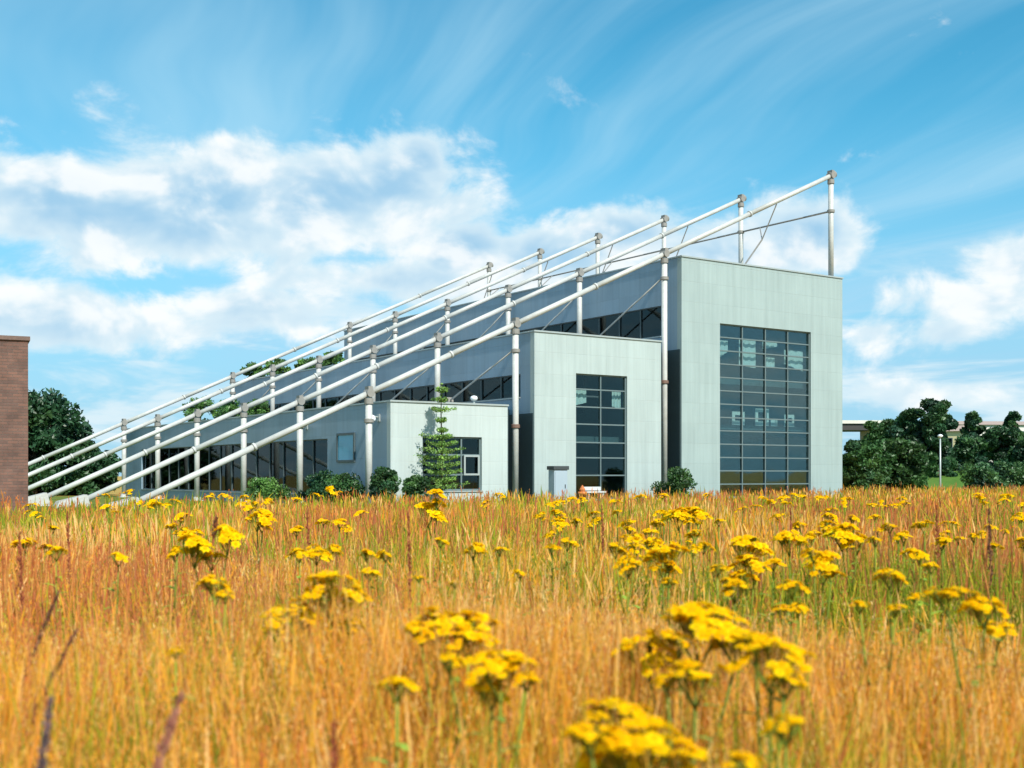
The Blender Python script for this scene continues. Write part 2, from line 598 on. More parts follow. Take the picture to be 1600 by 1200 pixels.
def W(u, v, z=0.0):
    return ORG + FU * u + BV * v + Vector((0, 0, z))


def uv_of(x, y):
    qx, qy = x - ORG.x, y - ORG.y
    return qx * FU.x + qy * FU.y, qx * BV.x + qy * BV.y


# ------------------------------------------------------------------ ground
kind(MB().poly([(-1800, -300, 0), (1800, -300, 0), (1800, 3000, 0), (-1800, 3000, 0)], [(0, 1, 2, 3)]).build('ground', M['soil']), 'structure')
lw = MB()
pts = [(-40, -3.2), (-27, -3.4), (-10, -3.0), (3, -3.3), (14.5, -2.8), (16.5, 2), (17, 41), (-40, 41)]
lw.poly([W(u, v, .004) for u, v in pts], [tuple(range(len(pts)))])
kind(lw.build('lawn', M['lawn']), 'structure')
fl = MB()
fl.poly([(26, 82, .004), (140, 70, .004), (200, 210, .004), (30, 200, .004)], [(0, 1, 2, 3)])
kind(fl.build('far_lawn', M['farlawn']), 'structure')

bk = MB()
nx = 24
prof_b = [(0, 0), (2.2, .55), (4.5, 1.25), (7, 1.72), (10, 1.85), (30, 1.6)]
for k in range(nx + 1):
    q = k / nx
    x = 23 + 80 * q
    sc_ = min(1.0, q * 11.0) * (1 + .06 * math.sin(k * 1.7))
    for (dy_, z) in prof_b:
        bk.v.append((x + dy_ * .1, 86 - 3 * q + dy_ + .4 * math.sin(k), .002 + z * sc_))
nb_ = len(prof_b)
for k in range(nx):
    for j in range(nb_ - 1):
        bk.f.append((k * nb_ + j, (k + 1) * nb_ + j, (k + 1) * nb_ + j + 1, k * nb_ + j + 1))
kind(bk.build('grass_bank', M['farlawn'], smooth=True), 'structure')

# ------------------------------------------------------------------ the terraced building
H1, H2, H3 = 4.48, 7.89, 12.18
DEP = 37.0
U3L, U3R = 0.0, 11.80
U2L, U2R = -8.883, -1.334
U1L, U1R = -16.22, -10.34
NOTCH = 2.0
bld = tag(empty('terraced_building', ORG, TH),
          'pale mint terraced building of three stepped blocks with tall windows at the meadow edge', 'building')


def facade(u0, u1, h, w0, w1, wz0, wz1, lab, mat='facade'):
    t = .32
    m = MB()
    m.box(u0, w0, 0, t, 0, h)
    m.box(w1, u1, 0, t, 0, h)
    m.box(w0, w1, 0, t, wz1, h)
    m.box(w0, w1, 0, t, 0, wz0)
    o = m.build('facade_wall', M[mat], bld)
    o['label'] = lab
    return o


facade(U3L, U3R, H3, 2.593, 9.28, .30, 9.09, 'tallest flat mint facade with the large grid window')
facade(U2L, U2R, H2, -6.53, -3.47, .30, 6.13, 'middle flat mint facade with the narrow tall window', 'facade_mid')
facade(U1L, U1R, H1, -14.69, -11.70, .75, 3.08, 'lowest mint facade with the small square window', 'facade_low')


def coping(u0, u1, h, name='parapet_cap'):
    m = MB()
    m.box(u0 - .04, u1 + .04, -.05, .40, h + .002, h + .075)
    m.build(name, M['coping'], bld)


coping(U3L, U3R, H3)
coping(U2L, U2R, H2)
coping(U1L, U1R, H1)


def side_wall(u, z0, z1, v0, ribbon, lab):
    """wall facing the low end (to the left), with a ribbon of windows when asked for: ribbon = (z0, z1, v0, v1, pane width)"""
    t = .30
    m = MB()
    if ribbon is None:
        m.box(u, u + t, v0, DEP, z0, z1)
    else:
        a, b, r0, r1, pw = ribbon
        m.box(u, u + t, v0, DEP, z0, a)
        m.box(u, u + t, v0, DEP, b, z1)
        m.box(u, u + t, v0, r0, a, b)
        m.box(u, u + t, r1, DEP, a, b)
    o = m.build('side_wall', M['side'], bld)
    o['label'] = lab
    m = MB().box(u - .05, u + t + .08, v0 + .08, DEP + .04, z1 + .003, z1 + .07)
    m.build('parapet_cap', M['coping'], bld)
    if ribbon is None:
        return
    win = empty('ribbon_window', (0, 0, 0))
    win.parent = bld
    n = max(1, round((r1 - r0) / pw))
    st = (r1 - r0) / n
    for k in range(n):
        a0, a1 = r0 + k * st, r0 + (k + 1) * st
        MB().box(u + .14, u + .155, a0 + .035, a1 - .035, a + .05, b - .05).skew(0, .002).build('pane', M['glass_dark'], win)
    for k in range(n + 1):
        q = r0 + k * st
        MB().box(u + .08, u + .21, q - .035, q + .035, a, b).build('mullion', M['frame_dark'], win)
    for zz in (a, b - .05):
        MB().box(u + .09, u + .20, r0 + .036, r1 - .036, zz, zz + .05).build('window_rail', M['frame_dark'], win)
    MB().box(u - .06, u + .08, r0, r1, a - .05, a - .002).build('window_sill', M['coping'], win)


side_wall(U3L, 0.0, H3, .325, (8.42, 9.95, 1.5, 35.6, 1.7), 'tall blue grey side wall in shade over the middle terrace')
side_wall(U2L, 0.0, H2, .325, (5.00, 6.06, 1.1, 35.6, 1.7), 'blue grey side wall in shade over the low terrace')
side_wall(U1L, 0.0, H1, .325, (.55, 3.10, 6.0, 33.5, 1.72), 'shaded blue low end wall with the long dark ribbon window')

# return walls, back walls and right wall close the blocks
m = MB().box(U3R - .3, U3R, .325, DEP, 0, H3)
m.build('end_wall', M['facade'], bld)
m = MB()
m.box(U3L + .31, U3R - .31, DEP - .3, DEP, 0, H3)
m.build('back_wall', M['side'], bld)
m = MB().box(U2L + .31, U3L - .01, DEP - .3, DEP, 0, H2)
m.build('back_wall', M['side'], bld)
m = MB().box(U1L + .31, U2L - .01, DEP - .3, DEP, 0, H1)
m.build('back_wall', M['side'], bld)
for (ur, ul, h) in ((U2R, U3L, H2), (U1R, U2L, H1)):
    MB().box(ur - .30, ur, .325, NOTCH, 0, h).build('return_wall', M['side'], bld)
    MB().box(ur - .30, ul - .035, NOTCH + .003, NOTCH + .30, 0, h).build('recess_wall', M['recess_shade'], bld)  # wall whose dark colour carries the shade of the gap
    MB().box(ul - .03, ul - .004, .10, NOTCH, .02, h - .25).build('recess_shade_sheet', M['recess_shade'], bld)  # added dark sheet that paints the shade on the side wall
# flat roofs
MB().box(U3L + .31, U3R - .31, .33, DEP - .31, H3 - .45, H3 - .20).build('flat_roof', M['roof'], bld)
m = MB()
m.box(U2L + .31, U2R - .31, .33, NOTCH, H2 - .45, H2 - .2)
m.box(U2L + .31, U3L - .01, NOTCH + .31, DEP - .31, H2 - .45, H2 - .2)
m.build('flat_roof', M['roof'], bld)
m = MB()
m.box(U1L + .31, U1R - .31, .33, NOTCH, H1 - .45, H1 - .2)
m.box(U1L + .31, U2L - .01, NOTCH + .31, DEP - .31, H1 - .45, H1 - .2)
m.build('flat_roof', M['roof'], bld)
# rooms seen through the glass
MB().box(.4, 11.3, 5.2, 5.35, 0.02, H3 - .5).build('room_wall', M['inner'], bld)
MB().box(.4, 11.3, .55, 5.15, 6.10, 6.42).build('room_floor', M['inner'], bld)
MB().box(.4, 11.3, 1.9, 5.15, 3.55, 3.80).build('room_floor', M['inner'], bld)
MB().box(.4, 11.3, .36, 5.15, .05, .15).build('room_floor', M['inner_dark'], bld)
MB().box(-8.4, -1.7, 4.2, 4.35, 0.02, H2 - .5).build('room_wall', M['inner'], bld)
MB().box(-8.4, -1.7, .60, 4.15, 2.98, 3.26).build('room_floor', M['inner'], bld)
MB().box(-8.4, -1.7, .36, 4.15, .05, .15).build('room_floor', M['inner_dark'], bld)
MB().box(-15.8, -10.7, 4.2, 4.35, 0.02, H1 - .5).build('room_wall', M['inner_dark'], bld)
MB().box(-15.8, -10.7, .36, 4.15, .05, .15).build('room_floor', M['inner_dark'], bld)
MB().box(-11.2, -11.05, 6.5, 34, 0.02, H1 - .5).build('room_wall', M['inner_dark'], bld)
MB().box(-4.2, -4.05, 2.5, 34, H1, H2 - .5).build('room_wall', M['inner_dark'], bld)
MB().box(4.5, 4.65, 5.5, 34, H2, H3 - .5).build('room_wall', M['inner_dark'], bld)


def grid_window(u0, u1, zs, ncol, lab, mw=.06, v=.12):
    win = empty('window', (0, 0, 0))
    win.parent = bld
    win['label'] = lab
    st = (u1 - u0) / ncol
    for c in range(ncol):
        for r in range(len(zs) - 1):
            a, b = zs[r], zs[r + 1]
            MB().box(u0 + c * st + mw / 2, u0 + (c + 1) * st - mw / 2, v + .03, v + .045, a + mw / 2, b - mw / 2).skew(1, .0012).build('pane', M['glass'], win)
    for c in range(ncol + 1):
        q = min(max(u0 + c * st, u0 + mw / 2 + .003), u1 - mw / 2 - .003)
        MB().box(q - mw / 2, q + mw / 2, v - .03, v + .10, zs[0] + .004, zs[-1] - .004).build('mullion', M['frame'], win)
    for r, z in enumerate(zs):
        q = min(max(z, zs[0] + mw / 2 + .004), zs[-1] - mw / 2 - .004)
        MB().box(u0 + .004, u1 - .004, v - .02, v + .09, q - mw / 2, q + mw / 2).build('transom', M['frame'], win)
    MB().box(u0 - .03, u1 + .03, -.05, .10, zs[0] - .05, zs[0] - .004).build('window_sill', M['coping'], win)
    return win


z3 = [.30 + (9.09 - .30) * k / 13 for k in range(14)]
grid_window(2.593, 9.28, z3, 4, 'large window of four columns of panes')
grid_window(-6.53, -3.47, [.30, 1.42, 2.24, 2.95, 3.80, 4.60, 5.42, 6.13], 2, 'narrow tall window of two columns of panes')
grid_window(-14.69, -11.70, [.75, 1.45, 2.30, 3.08], 3, 'small square window behind the young tree', mw=.075)
# an open casement in the small window, a lighter frame
m = MB()
for (a, b, c, d) in ((-12.60, -11.80, 1.42, 1.50), (-12.60, -11.80, 2.22, 2.30), (-12.60, -12.52, 1.50, 2.22), (-11.88, -11.80, 1.50, 2.22)):
    m.box(a, b, .02, .075, c, d)
m.build('casement_frame', M['coping'], bld)
# pale hangings and blinds behind the panes
st = (9.28 - 2.593) / 4


def blind(u0, u1, z0, z1, v=.42, cut=None):
    """a hanging sheet with folds; cut slants its lower edge"""
    mb = MB()
    n = 8
    for k in range(n + 1):
        u = u0 + (u1 - u0) * k / n
        zl = z0 + (cut or 0) * k / n
        dv = .035 * math.sin(k * 2.1 + u0 * 3)
        mb.v += [(u, v + dv, zl), (u, v + dv, z1), (u, v + dv + .012, zl), (u, v + dv + .012, z1)]
    for k in range(n):
        a, b = 4 * k, 4 * k + 4
        mb.f += [(a, b, b + 1, a + 1), (a + 2, a + 3, b + 3, b + 2), (a, a + 2, b + 2, b), (a + 1, b + 1, b + 3, a + 3)]
    return mb.build('blind', M['blind'], bld)


w0 = 2.593
blind(w0 + .10, w0 + .95, 7.25, 8.30, cut=.5)
blind(w0 + st + .1, w0 + st + 1.25, 7.1, 8.42, cut=-.1)
blind(w0 + 2 * st + .25, w0 + 2 * st + 1.0, 7.10, 7.62)
blind(w0 + 2 * st + .1, w0 + 2 * st + 1.2, 8.02, 8.45, cut=.2)
blind(w0 + 3 * st + .05, w0 + 3 * st + 1.55, 7.35, 8.1, cut=-.35)
blind(-6.45, -5.62, 4.64, 5.40, cut=.18)
blind(-4.05, -3.55, 4.70, 5.40, cut=-.1)
# pale screens standing on the upper floor, low behind the glass
for k, (a, b, c, d) in enumerate(((.15, .85, 4.05, 4.85), (1.85, 2.75, 4.05, 4.75), (3.55, 4.55, 4.05, 4.95), (4.7, 5.2, 4.05, 4.45), (5.75, 6.5, 4.05, 4.7))):
    mm = MB()
    mm.box(w0 + a, w0 + b, 1.0, 1.04, c, c + .22)
    mm.box(w0 + a, w0 + b, 1.0, 1.04, d - .18, d)
    mm.box(w0 + a, w0 + a + .2, 1.0, 1.04, c + .22, d - .18)
    mm.box(w0 + b - .16, w0 + b, 1.0, 1.04, c + .22, d - .18)
    mm.build('display_screen', M['blind'], bld)
MB().box(.4, 11.3, .55, 1.85, 3.78, 4.02).build('gallery_edge', M['inner'], bld)
# the small blue window and a door further down the shaded end wall
sw = empty('window', (0, 0, 0))
sw.parent = bld
sw['label'] = 'small blue window in the shaded end wall'
mm = MB()
for (a, b, c, d) in ((3.2, 4.95, 2.0, 2.1), (3.2, 4.95, 3.2, 3.3), (3.2, 3.3, 2.1, 3.2), (4.85, 4.95, 2.1, 3.2)):
    mm.box(U1L - .07, U1L - .003, a, b, c, d)
mm.build('window_frame', M['frame_dark'], sw)
MB().box(U1L - .03, U1L - .004, 3.302, 4.848, 2.102, 3.198).build('pane', surf('painted_sky_reflection', (.12, .42, .60), rough=.12), sw)  # blue of the mirrored sky is put into the pane's colour

# ------------------------------------------------------------------ the six inclined steel tube frames
SL = .459
A1, A2, A3, A4 = 11.45, -.678, -9.575, -16.97
ZR = 18.10 - SL * (11.93 - A1)
SPC = 6.85
TOE = A1 - (ZR - .12) / SL


def ztube(u):
    return ZR - SL * (A1 - u)


names = ['nearest', 'second', 'third', 'fourth', 'fifth', 'farthest']
for i in range(6):
    v = .50 + i * SPC
    fr = tag(empty('steel_tube_frame', W(0, v), TH),
             ['inclined white steel tube on columns, nearest of six and in front of the facades',
              'inclined white steel tube on columns, second from the facades',
              'inclined white steel tube on columns, third from the facades',
              'inclined white steel tube on columns, fourth from the facades',
              'inclined white steel tube on columns, fifth from the facades',
              'inclined white steel tube on columns, farthest of six from the facades'][i],
             'steel frame', 'inclined tube frames over the building')
    # the long tube in welded lengths with flanges
    cuts = [TOE, -22.0, A4, A3 - 3.4, A3, -5.0, A2, 5.2, A1]
    for a, b in zip(cuts[:-1], cuts[1:]):
        MB().rod((a, 0, ztube(a)), (b, 0, ztube(b)), .125, n=16).build('tube', M['steel'], fr, smooth=True)
    d = Vector((1, 0, SL)).normalized()
    for a in cuts[1:-1]:
        p = Vector((a, 0, ztube(a)))
        MB().rod(p - d * .05, p + d * .05, .165, n=16).build('flange', M['steel'], fr, smooth=True)
    p = Vector((A1, 0, ztube(A1)))
    MB().rod(p - d * .12, p + d * .30, .19, n=16).build('end_cap', M['joint'], fr, smooth=True)
    MB().poly([(TOE - .75, -.45, 0), (TOE + .75, -.45, 0), (TOE + .75, .45, 0), (TOE - .75, .45, 0),
               (TOE - .5, -.3, .35), (TOE + .6, -.3, .62), (TOE + .6, .3, .62), (TOE - .5, .3, .35)],
              [(0, 3, 2, 1), (4, 5, 6, 7), (0, 1, 5, 4), (1, 2, 6, 5), (2, 3, 7, 6), (3, 0, 4, 7)]).build('footing', M['concrete'], fr)
    for a, base in ((A1, H3 - .2), (A2, 0.0 if i == 0 else H2 - .2), (A3, 0.0 if i == 0 else H1 - .2), (A4, 0.0)):
        top = ztube(a)
        c = MB().rod((a, 0, base), (a, 0, top - .12), .145, n=18).build('column', M['steel'], fr, smooth=True)
        # saddle: clamp plates either side of the tube and a head plate
        mm = MB()
        mm.rod((a, -.20, top), (a, .20, top), .175, n=14)
        mm.rod((a, 0, top - .45), (a, 0, top - .22), .19, .19, n=14)
        mm.box(a - .10, a + .10, -.17, .17, top + .12, top + .28)
        mm.build('saddle', M['joint'], fr)
        drops = [(1.15, 'joint')]
        if a == A1:
            drops = [(1.95, 'joint')]
        elif base == 0.0 and i == 0 and a != A4:
            drops = [(1.2, 'joint'), (6.3 if a == A2 else 4.6, 'rust')]
        for dr, mt in drops:
            if top - dr > base + .4:
                MB().lathe([(.147, -.09), (.205, -.07), (.205, .07), (.147, .09)], 16, (a, 0, top - dr)).build('collar', M[mt], c)
        MB().lathe([(.40, 0), (.40, .05), (.22, .06), (.20, .22)], 14, (a, 0, base)).build('base_plate', M['steel'], c)
    if i < 5:
        # thin braces to the next row and the tie under the top ends
        for a, base in ((A2, H2), (A3, H1)):
            top = ztube(a)
            MB().rod((a, .16, top - 1.15), (a, SPC - 1.05, base + .55), .045, n=8).build('brace', M['steel'], fr, smooth=True)
            mm = MB().rod((a, SPC - 1.05, base - .2), (a, SPC - 1.05, base + .5), .09, n=10)
            mm.rod((a - .16, SPC - 1.05, base + .55), (a + .16, SPC - 1.05, base + .55), .22, n=14)
            mm.build('brace_anchor', M['joint'], fr)
        MB().rod((A1, .15, ZR - 1.95), (A1, SPC - .15, ZR - 1.95), .05, n=8).build('tie_rod', M['joint'], fr, smooth=True)
        # a pair of stays from the tube down to the roof
        q = 7.2
        mm = MB()
        mm.rod((q, 0, ztube(q) - .15), (q - .15, .9, ztube(q) - 1.9), .035, n=6)
        mm.rod((q - .15, .9, ztube(q) - 1.9), (q - 1.4, 1.6, H3 - .2), .045, n=6)
        mm.rod((q - .15, .9, ztube(q) - 1.9), (A1, 5.3, ZR - 1.95), .035, n=6)
        mm.build('stay', M['joint'], fr)

# ------------------------------------------------------------------ brick building at the left edge
RZ = R(25)
bb = tag(empty('brick_building', (-12.83, 31.8, 0), RZ), 'weathered reddish brown brick building cut off by the left edge of the picture', 'building')
MB().box(-7, 0, 0, 7, 0, 4.98).build('wall', M['brick'], bb)
MB().box(-7.05, .05, -.05, 7.05, 4.983, 5.09).build('parapet_cap', surf('brick_coping', (.17, .11, .09), rough=.85, vary=.25), bb)

# ------------------------------------------------------------------ small things by the facades


def boxthing(name, label, cat, loc, rz):
    return tag(empty(name, loc, rz), label, cat)


cb = boxthing('utility_cabinet', 'narrow pale blue cabinet with dark cap before the middle facade', 'cabinet', W(-8.75, -1.6), TH)
MB().box(-.36, .36, -.22, .22, .10, 1.66).build('body', M['cabinet'], cb, bevel=.015)
MB().box(-.42, .42, -.27, .27, 1.663, 1.83).build('cap', M['dark'], cb, bevel=.02)
MB().box(-.39, .39, -.25, .25, 0, .098).build('plinth', M['concrete'], cb)
d_ = MB().box(-.31, .31, -.235, -.222, .18, 1.58).build('door', M['cabinet'], cb)
MB().box(.20, .235, -.26, -.236, .85, 1.02).build('handle', M['dark'], d_)
wb = boxthing('bench', 'low white bench under the narrow tall window', 'bench', W(-6.35, -1.1), TH)
MB().box(-.55, .55, -.22, .22, .62, .70).build('seat', M['white'], wb, bevel=.01)
for s in (-.42, .42):
    MB().box(s - .05, s + .05, -.18, .18, 0, .618).build('leg', M['white'], wb)
MB().box(-.55, .55, .16, .21, .73, .90).build('backrest', M['white'], wb, bevel=.01)
for s in (-.45, .45):
    MB().box(s - .03, s + .03, .165, .205, .702, .728).build('back_post', M['white'], wb)
oc = boxthing('flower_pot', 'small orange pot beside the white bench', 'pot', W(-7.05, -1.15), 0)
MB().lathe([(.13, 0), (.17, .55), (.20, .56), (.20, .68), (.17, .68), (.16, .60)], 16).build('pot', M['orange'], oc, smooth=True)
MB().lathe([(.11, .60), (.14, .78), (.02, .98)], 9).build('plant', surf('orange_blooms', (.62, .20, .06), rough=.8, vary=.4, scale=14), oc)


def wall_lamp(name, label, v, z):
    t = tag(empty(name, W(U1L, v, z), TH), label, 'lamp', 'white lamps on the shaded end wall')
    MB().box(-.06, -.004, -.12, .12, -.16, .16).build('bracket', M['coping'], t)
    MB().rod((-.06, 0, .02), (-.30, 0, .06), .035).build('arm', M['coping'], t)
    MB().lathe([(.05, .12), (.15, .06), (.19, -.06), (.16, -.16), (.05, -.20)], 14, (-.36, 0, 0)).build('globe', M['lampglass'], t, smooth=True)


wall_lamp('wall_lamp', 'white globe lamp on the shaded wall beside the lowest facade', 1.0, 3.85)
wall_lamp('wall_lamp', 'white globe lamp on the shaded wall above the long dark window', 8.2, 3.75)
fl_ = tag(empty('floodlight', W(-11.95, .6, H1 + .075), TH), 'white floodlight on the parapet of the lowest block', 'lamp')
MB().rod((0, -.35, 0), (0, -.35, .16), .05).build('stand', M['coping'], fl_)
MB().lathe([(.04, 0), (.13, .03), (.17, .12), (.13, .20), (.04, .23)], 14, (0, -.35, .12)).build('lamp_housing', M['lampglass'], fl_, smooth=True)

# ------------------------------------------------------------------ foliage builders


def leaf_cloud(centres, radii, n_per, size, cols, flat=.75, seed=0):
    """leaf faces spread through clumps; returns verts, loops, starts, totals, tint"""
    g = np.random.default_rng(seed)
    P, S, C = [], [], []
    for c, r, n in zip(centres, radii, n_per):
        d = g.normal(size=(n, 3))
        d /= np.linalg.norm(d, axis=1)[:, None]
        rr = r * g.random(n) ** .42
        p = np.array(c) + d * rr[:, None] * np.array([1, 1, flat])
        P.append(p)
        S.append(size * (.6 + .8 * g.random(n)))
        k = g.integers(0, len(cols))
        base = np.array(cols[k])
        C.append(base * g.uniform(.65, 1.5) * (.7 + .6 * g.random((n, 1))))
    P, S, C = np.concatenate(P), np.concatenate(S), np.concatenate(C)
    n = len(P)
    a = g.normal(size=(n, 3))
    a /= np.linalg.norm(a, axis=1)[:, None]
    b = np.cross(a, g.normal(size=(n, 3)))
    b /= np.linalg.norm(b, axis=1)[:, None]
    c = np.cross(a, b)
    # bent diamond: two triangles folded along the midrib
    v = np.stack([P - b * S[:, None], P + c * (S * .55)[:, None] + a * (S * .15)[:, None], P + b * S[:, None],
                  P - c * (S * .55)[:, None] + a * (S * .15)[:, None]], 1).reshape(-1, 3)
    idx = np.arange(n)[:, None] * 4
    loops = (idx + np.array([[0, 1, 2, 0, 2, 3]])).ravel()
    starts = np.arange(2 * n) * 3
    return v, loops, starts, np.full(2 * n, 3), np.repeat(C, 4, 0)


def tree(name, label, loc, h, rx, ry, cols, seed, trunk=.2, low=.25, leaf=.26, clumps=46, dens=150, group=None, cat='tree', point=0.0, fat=1.0):
    g = random.Random(seed)
    t = tag(empty(name, loc, g.random() * 6.28), label, cat, group)
    cen, rad, num = [], [], []
    m = MB()
    top = h * .72
    tp = [(0, 0, 0)]
    for k in range(1, 7):
        tp.append((g.uniform(-.03, .03) * h, g.uniform(-.03, .03) * h, top * k / 6))
    m.path(tp, [trunk * (1.25 if k == 0 else 1 - .13 * k) for k in range(7)], 8)
    z0 = h * low
    for k in range(clumps):
        a = g.random() * 6.283
        q = (k + .5) / clumps
        z = z0 + (h - z0) * q
        tt = (z - z0) / (h - z0)
        prof = math.sin(math.pi * min(1, .12 + .80 * tt ** .85)) ** .6 * (1 - point * tt)
        rr = math.sqrt(g.random()) * .98
        c = (math.cos(a) * rx * rr * prof * g.uniform(.8, 1.1), math.sin(a) * ry * rr * prof * g.uniform(.8, 1.1), min(z, h * .97))
        cen.append(c)
        r = g.uniform(.20, .36) * (rx + ry) * .5 * fat * (.55 + .45 * (1 - point * tt))
        rad.append(r)
        num.append(int(dens * g.uniform(.6, 1.3)))
        if k % 3 == 0:
            b0 = tp[min(6, max(1, int(6 * z / top * .72)))]
            mid = ((b0[0] + c[0]) * .5, (b0[1] + c[1]) * .5, (b0[2] + c[2]) * .5 + .05 * h)
            m.path([b0, mid, c], [trunk * .38, trunk * .22, trunk * .07], 5)
    m.build('trunk', M['bark'], t, smooth=True)
    obj('crown', np_mesh('crown', *leaf_cloud(cen, rad, num, leaf, cols, seed=seed)[:4], M['leaf'],
                         leaf_cloud(cen, rad, num, leaf, cols, seed=seed)[4]), t)
    return t


DARKG = [(.026, .078, .032), (.038, .100, .036), (.050, .118, .036), (.024, .066, .036)]
MIDG = [(.040, .105, .030), (.055, .13, .035), (.065, .14, .040), (.035, .090, .035)]
LITEG = [(.09, .20, .045), (.11, .22, .05), (.075, .17, .05)]

# tree behind the brick building
tree('broadleaf_tree', 'dark round broadleaf tree rising behind the brick building at left', (-33.6, 84, 0), 6.9, 4.4, 3.6, DARKG, 3, .3, .06, .19, 80, 330)
tree('broadleaf_tree', 'low dark bush in the gap between the left tree and the tube feet', (-30.2, 86, 0), 3.0, 3.0, 2.4, DARKG, 4, .2, .03, .18, 46, 260, cat='bush')

# wood at the right
RT = [
    # x, y, h, rx, label, colours, low, point
    (32.5, 92, 7.1, 2.0, 'tallest dark tree right of the building behind the street lamp', DARKG, .06, .15),
    (31.2, 94, 6.5, 2.2, 'dark tree leaning against the tallest right hand tree', DARKG, .06, .1),
    (29.6, 96, 5.6, 2.2, 'mid green tree left of the two tallest right hand trees', MIDG, .05, .1),
    (27.4, 86, 3.6, 2.6, 'low mid green bush under the dark bridge', MIDG, .02, 0),
    (23.9, 82, 3.5, 2.0, 'low bush at the foot of the mint end corner', MIDG, .02, 0),
    (40.0, 104, 6.9, 1.5, 'slim pointed dark conifer right of the ochre house', DARKG, .04, .5),
    (41.6, 102, 5.3, 2.4, 'dense dark tree between the two pointed conifers', DARKG, .04, .1),
    (44.2, 106, 7.0, 1.6, 'slim pointed dark conifer near the right picture edge', DARKG, .04, .5),
    (43.4, 99, 5.0, 2.4, 'dense dark tree in front of the right pointed conifer', DARKG, .04, .1),
    (47.2, 104, 6.0, 2.8, 'dense dark tree cut by the right picture edge', DARKG, .04, .1),
    (36.2, 96, 4.3, 2.3, 'low dark tree between the lamp and the ochre house', DARKG, .03, 0),
]
for k, (x, y, h, rx, lab, cs, lo, po) in enumerate(RT):
    bush = 'bush' in lab
    tree('bush' if bush else ('conifer_tree' if 'conifer' in lab else 'broadleaf_tree'), lab, (x, y, 0), h, rx, rx * .85, cs, 20 + k,
         .18, lo, .165, 60 if po < .3 else 70, 330 if po < .3 else 190, cat='bush' if bush else 'tree', point=po)
for k, (x, y, h, rx, lab) in enumerate([
        (34.4, 83, 2.1, 1.7, 'small round dark shrub left of the street lamp on the lawn'),
        (39.4, 84, 1.5, 1.3, 'small shrub on the bright lawn right of the street lamp'),
        (31.2, 80, 1.9, 1.5, 'small dark shrub in front of the low right bushes')]):
    tree('shrub', lab, (x, y, 0), h, rx, rx * .8, DARKG if k != 1 else MIDG, 50 + k, .08, .02, .11, 26, 220, cat='shrub', fat=1.5)

# shrubs by the facades
for k, (u, v, h, rx, lab, cs) in enumerate([
        (-2.2, -2.0, 1.60, .85, 'round green bush in front of the gap between the middle and tall blocks', MIDG),
        (-17.3, -1.6, 1.60, .65, 'dark round bush at the corner of the lowest facade', DARKG),
        (-15.7, -1.2, 1.30, .55, 'small green shrub under the young tree', MIDG),
        (-17.6, 3.6, 1.35, 1.0, 'low green shrub below the small blue window', DARKG),
        (-17.5, 1.6, 1.30, .9, 'low dark shrub beside the nearest end wall column', MIDG),
        (-17.9, 9.0, 1.15, .9, 'low pale green shrub below the long dark window', LITEG)]):
    tree('shrub', lab, W(u, v), h, rx, rx * .9, cs, 70 + k, .05, .02, .06, 34, 240, cat='shrub', fat=1.5)

# roof gardens on the far ends of the terraces
for k, (u, v, z, h, rx, lab) in enumerate([
        (-4.2, 30.0, H2, 2.0, 1.15, 'green roof shrub on the middle terrace, rightmost of its row'),
        (-4.8, 33.0, H2, 1.75, .95, 'green roof shrub on the middle terrace behind the rightmost one'),
        (-7.3, 32.5, H2, 1.55, .95, 'green roof shrub on the middle terrace, second from the left'),
        (-7.9, 35.4, H2, 1.45, .95, 'green roof shrub on the middle terrace, leftmost of its row'),
        (-12.6, 32.6, H1, 2.1, 1.2, 'green roof shrub on the low terrace, leftmost of its row'),
        (-12.0, 29.2, H1, 1.8, 1.0, 'green roof shrub on the low terrace, second from the left'),
        (-11.6, 25.6, H1, 1.7, .9, 'green roof shrub on the low terrace, rightmost of its row')]):
    tree('roof_shrub', lab, W(u, v, z - .2), h, rx, rx, LITEG + MIDG[2:3], 90 + k, .05, .02, .10, 26, 130, cat='shrub', fat=1.25)

# ------------------------------------------------------------------ the young conifer in front of the lowest facade


def young_conifer(loc, h):
    t = tag(empty('young_conifer', loc, .4), 'slender young green conifer with open tiers in front of the lowest facade', 'tree')
    MB().path([(0, 0, 0), (.03, .02, h * .4), (-.01, .03, h * .75), (0, 0, h)], [.06, .045, .025, .006], 7).build('trunk', M['bark'], t, smooth=True)
    g = random.Random(5)
    cen, rad, num = [], [], []
    m = MB()
    z = .9
    k = 0
    while z < h * .98:
        q = z / h
        L = (1.22 * (1 - q) ** .7 + .10) * g.uniform(.8, 1.15)
        if .60 < q < .72:
            L *= .35
        nb = 6 if q < .6 else 4
        for j in range(nb):
            a = 6.283 * (j + .4 * (k % 2)) / nb + g.uniform(-.3, .3)
            l = L * g.uniform(.45, 1.15)
            up = .16 * l
            tip = (math.cos(a) * l, math.sin(a) * l, z + up)
            mid = (math.cos(a) * l * .5, math.sin(a) * l * .5, z + up * .25)
            MB().path([(0, 0, z), mid, tip], [.018, .012, .004], 4).build('branch', M['bark'], t, smooth=True)
            for s in range(5):
                w = .25 + .75 * s / 4
                cen.append((math.cos(a) * l * w, math.sin(a) * l * w, z + up * w * w))
                rad.append(.15 + .10 * (1 - w))
                num.append(19 if q < .62 else 17)
        z += .30 if q < .6 else .42
        k += 1
    for s in range(5):
        cen.append((0, 0, h * (.9 + .022 * s)))
        rad.append(.07)
        num.append(14)
    d = leaf_cloud(cen, rad, num, .045, [(.19, .34, .07), (.24, .38, .08), (.15, .28, .07)], flat=.6, seed=77)
    obj('needles', np_mesh('needles', *d[:4], M['leaf'], d[4]), t)


young_conifer(W(-14.35, -1.0), 5.3)

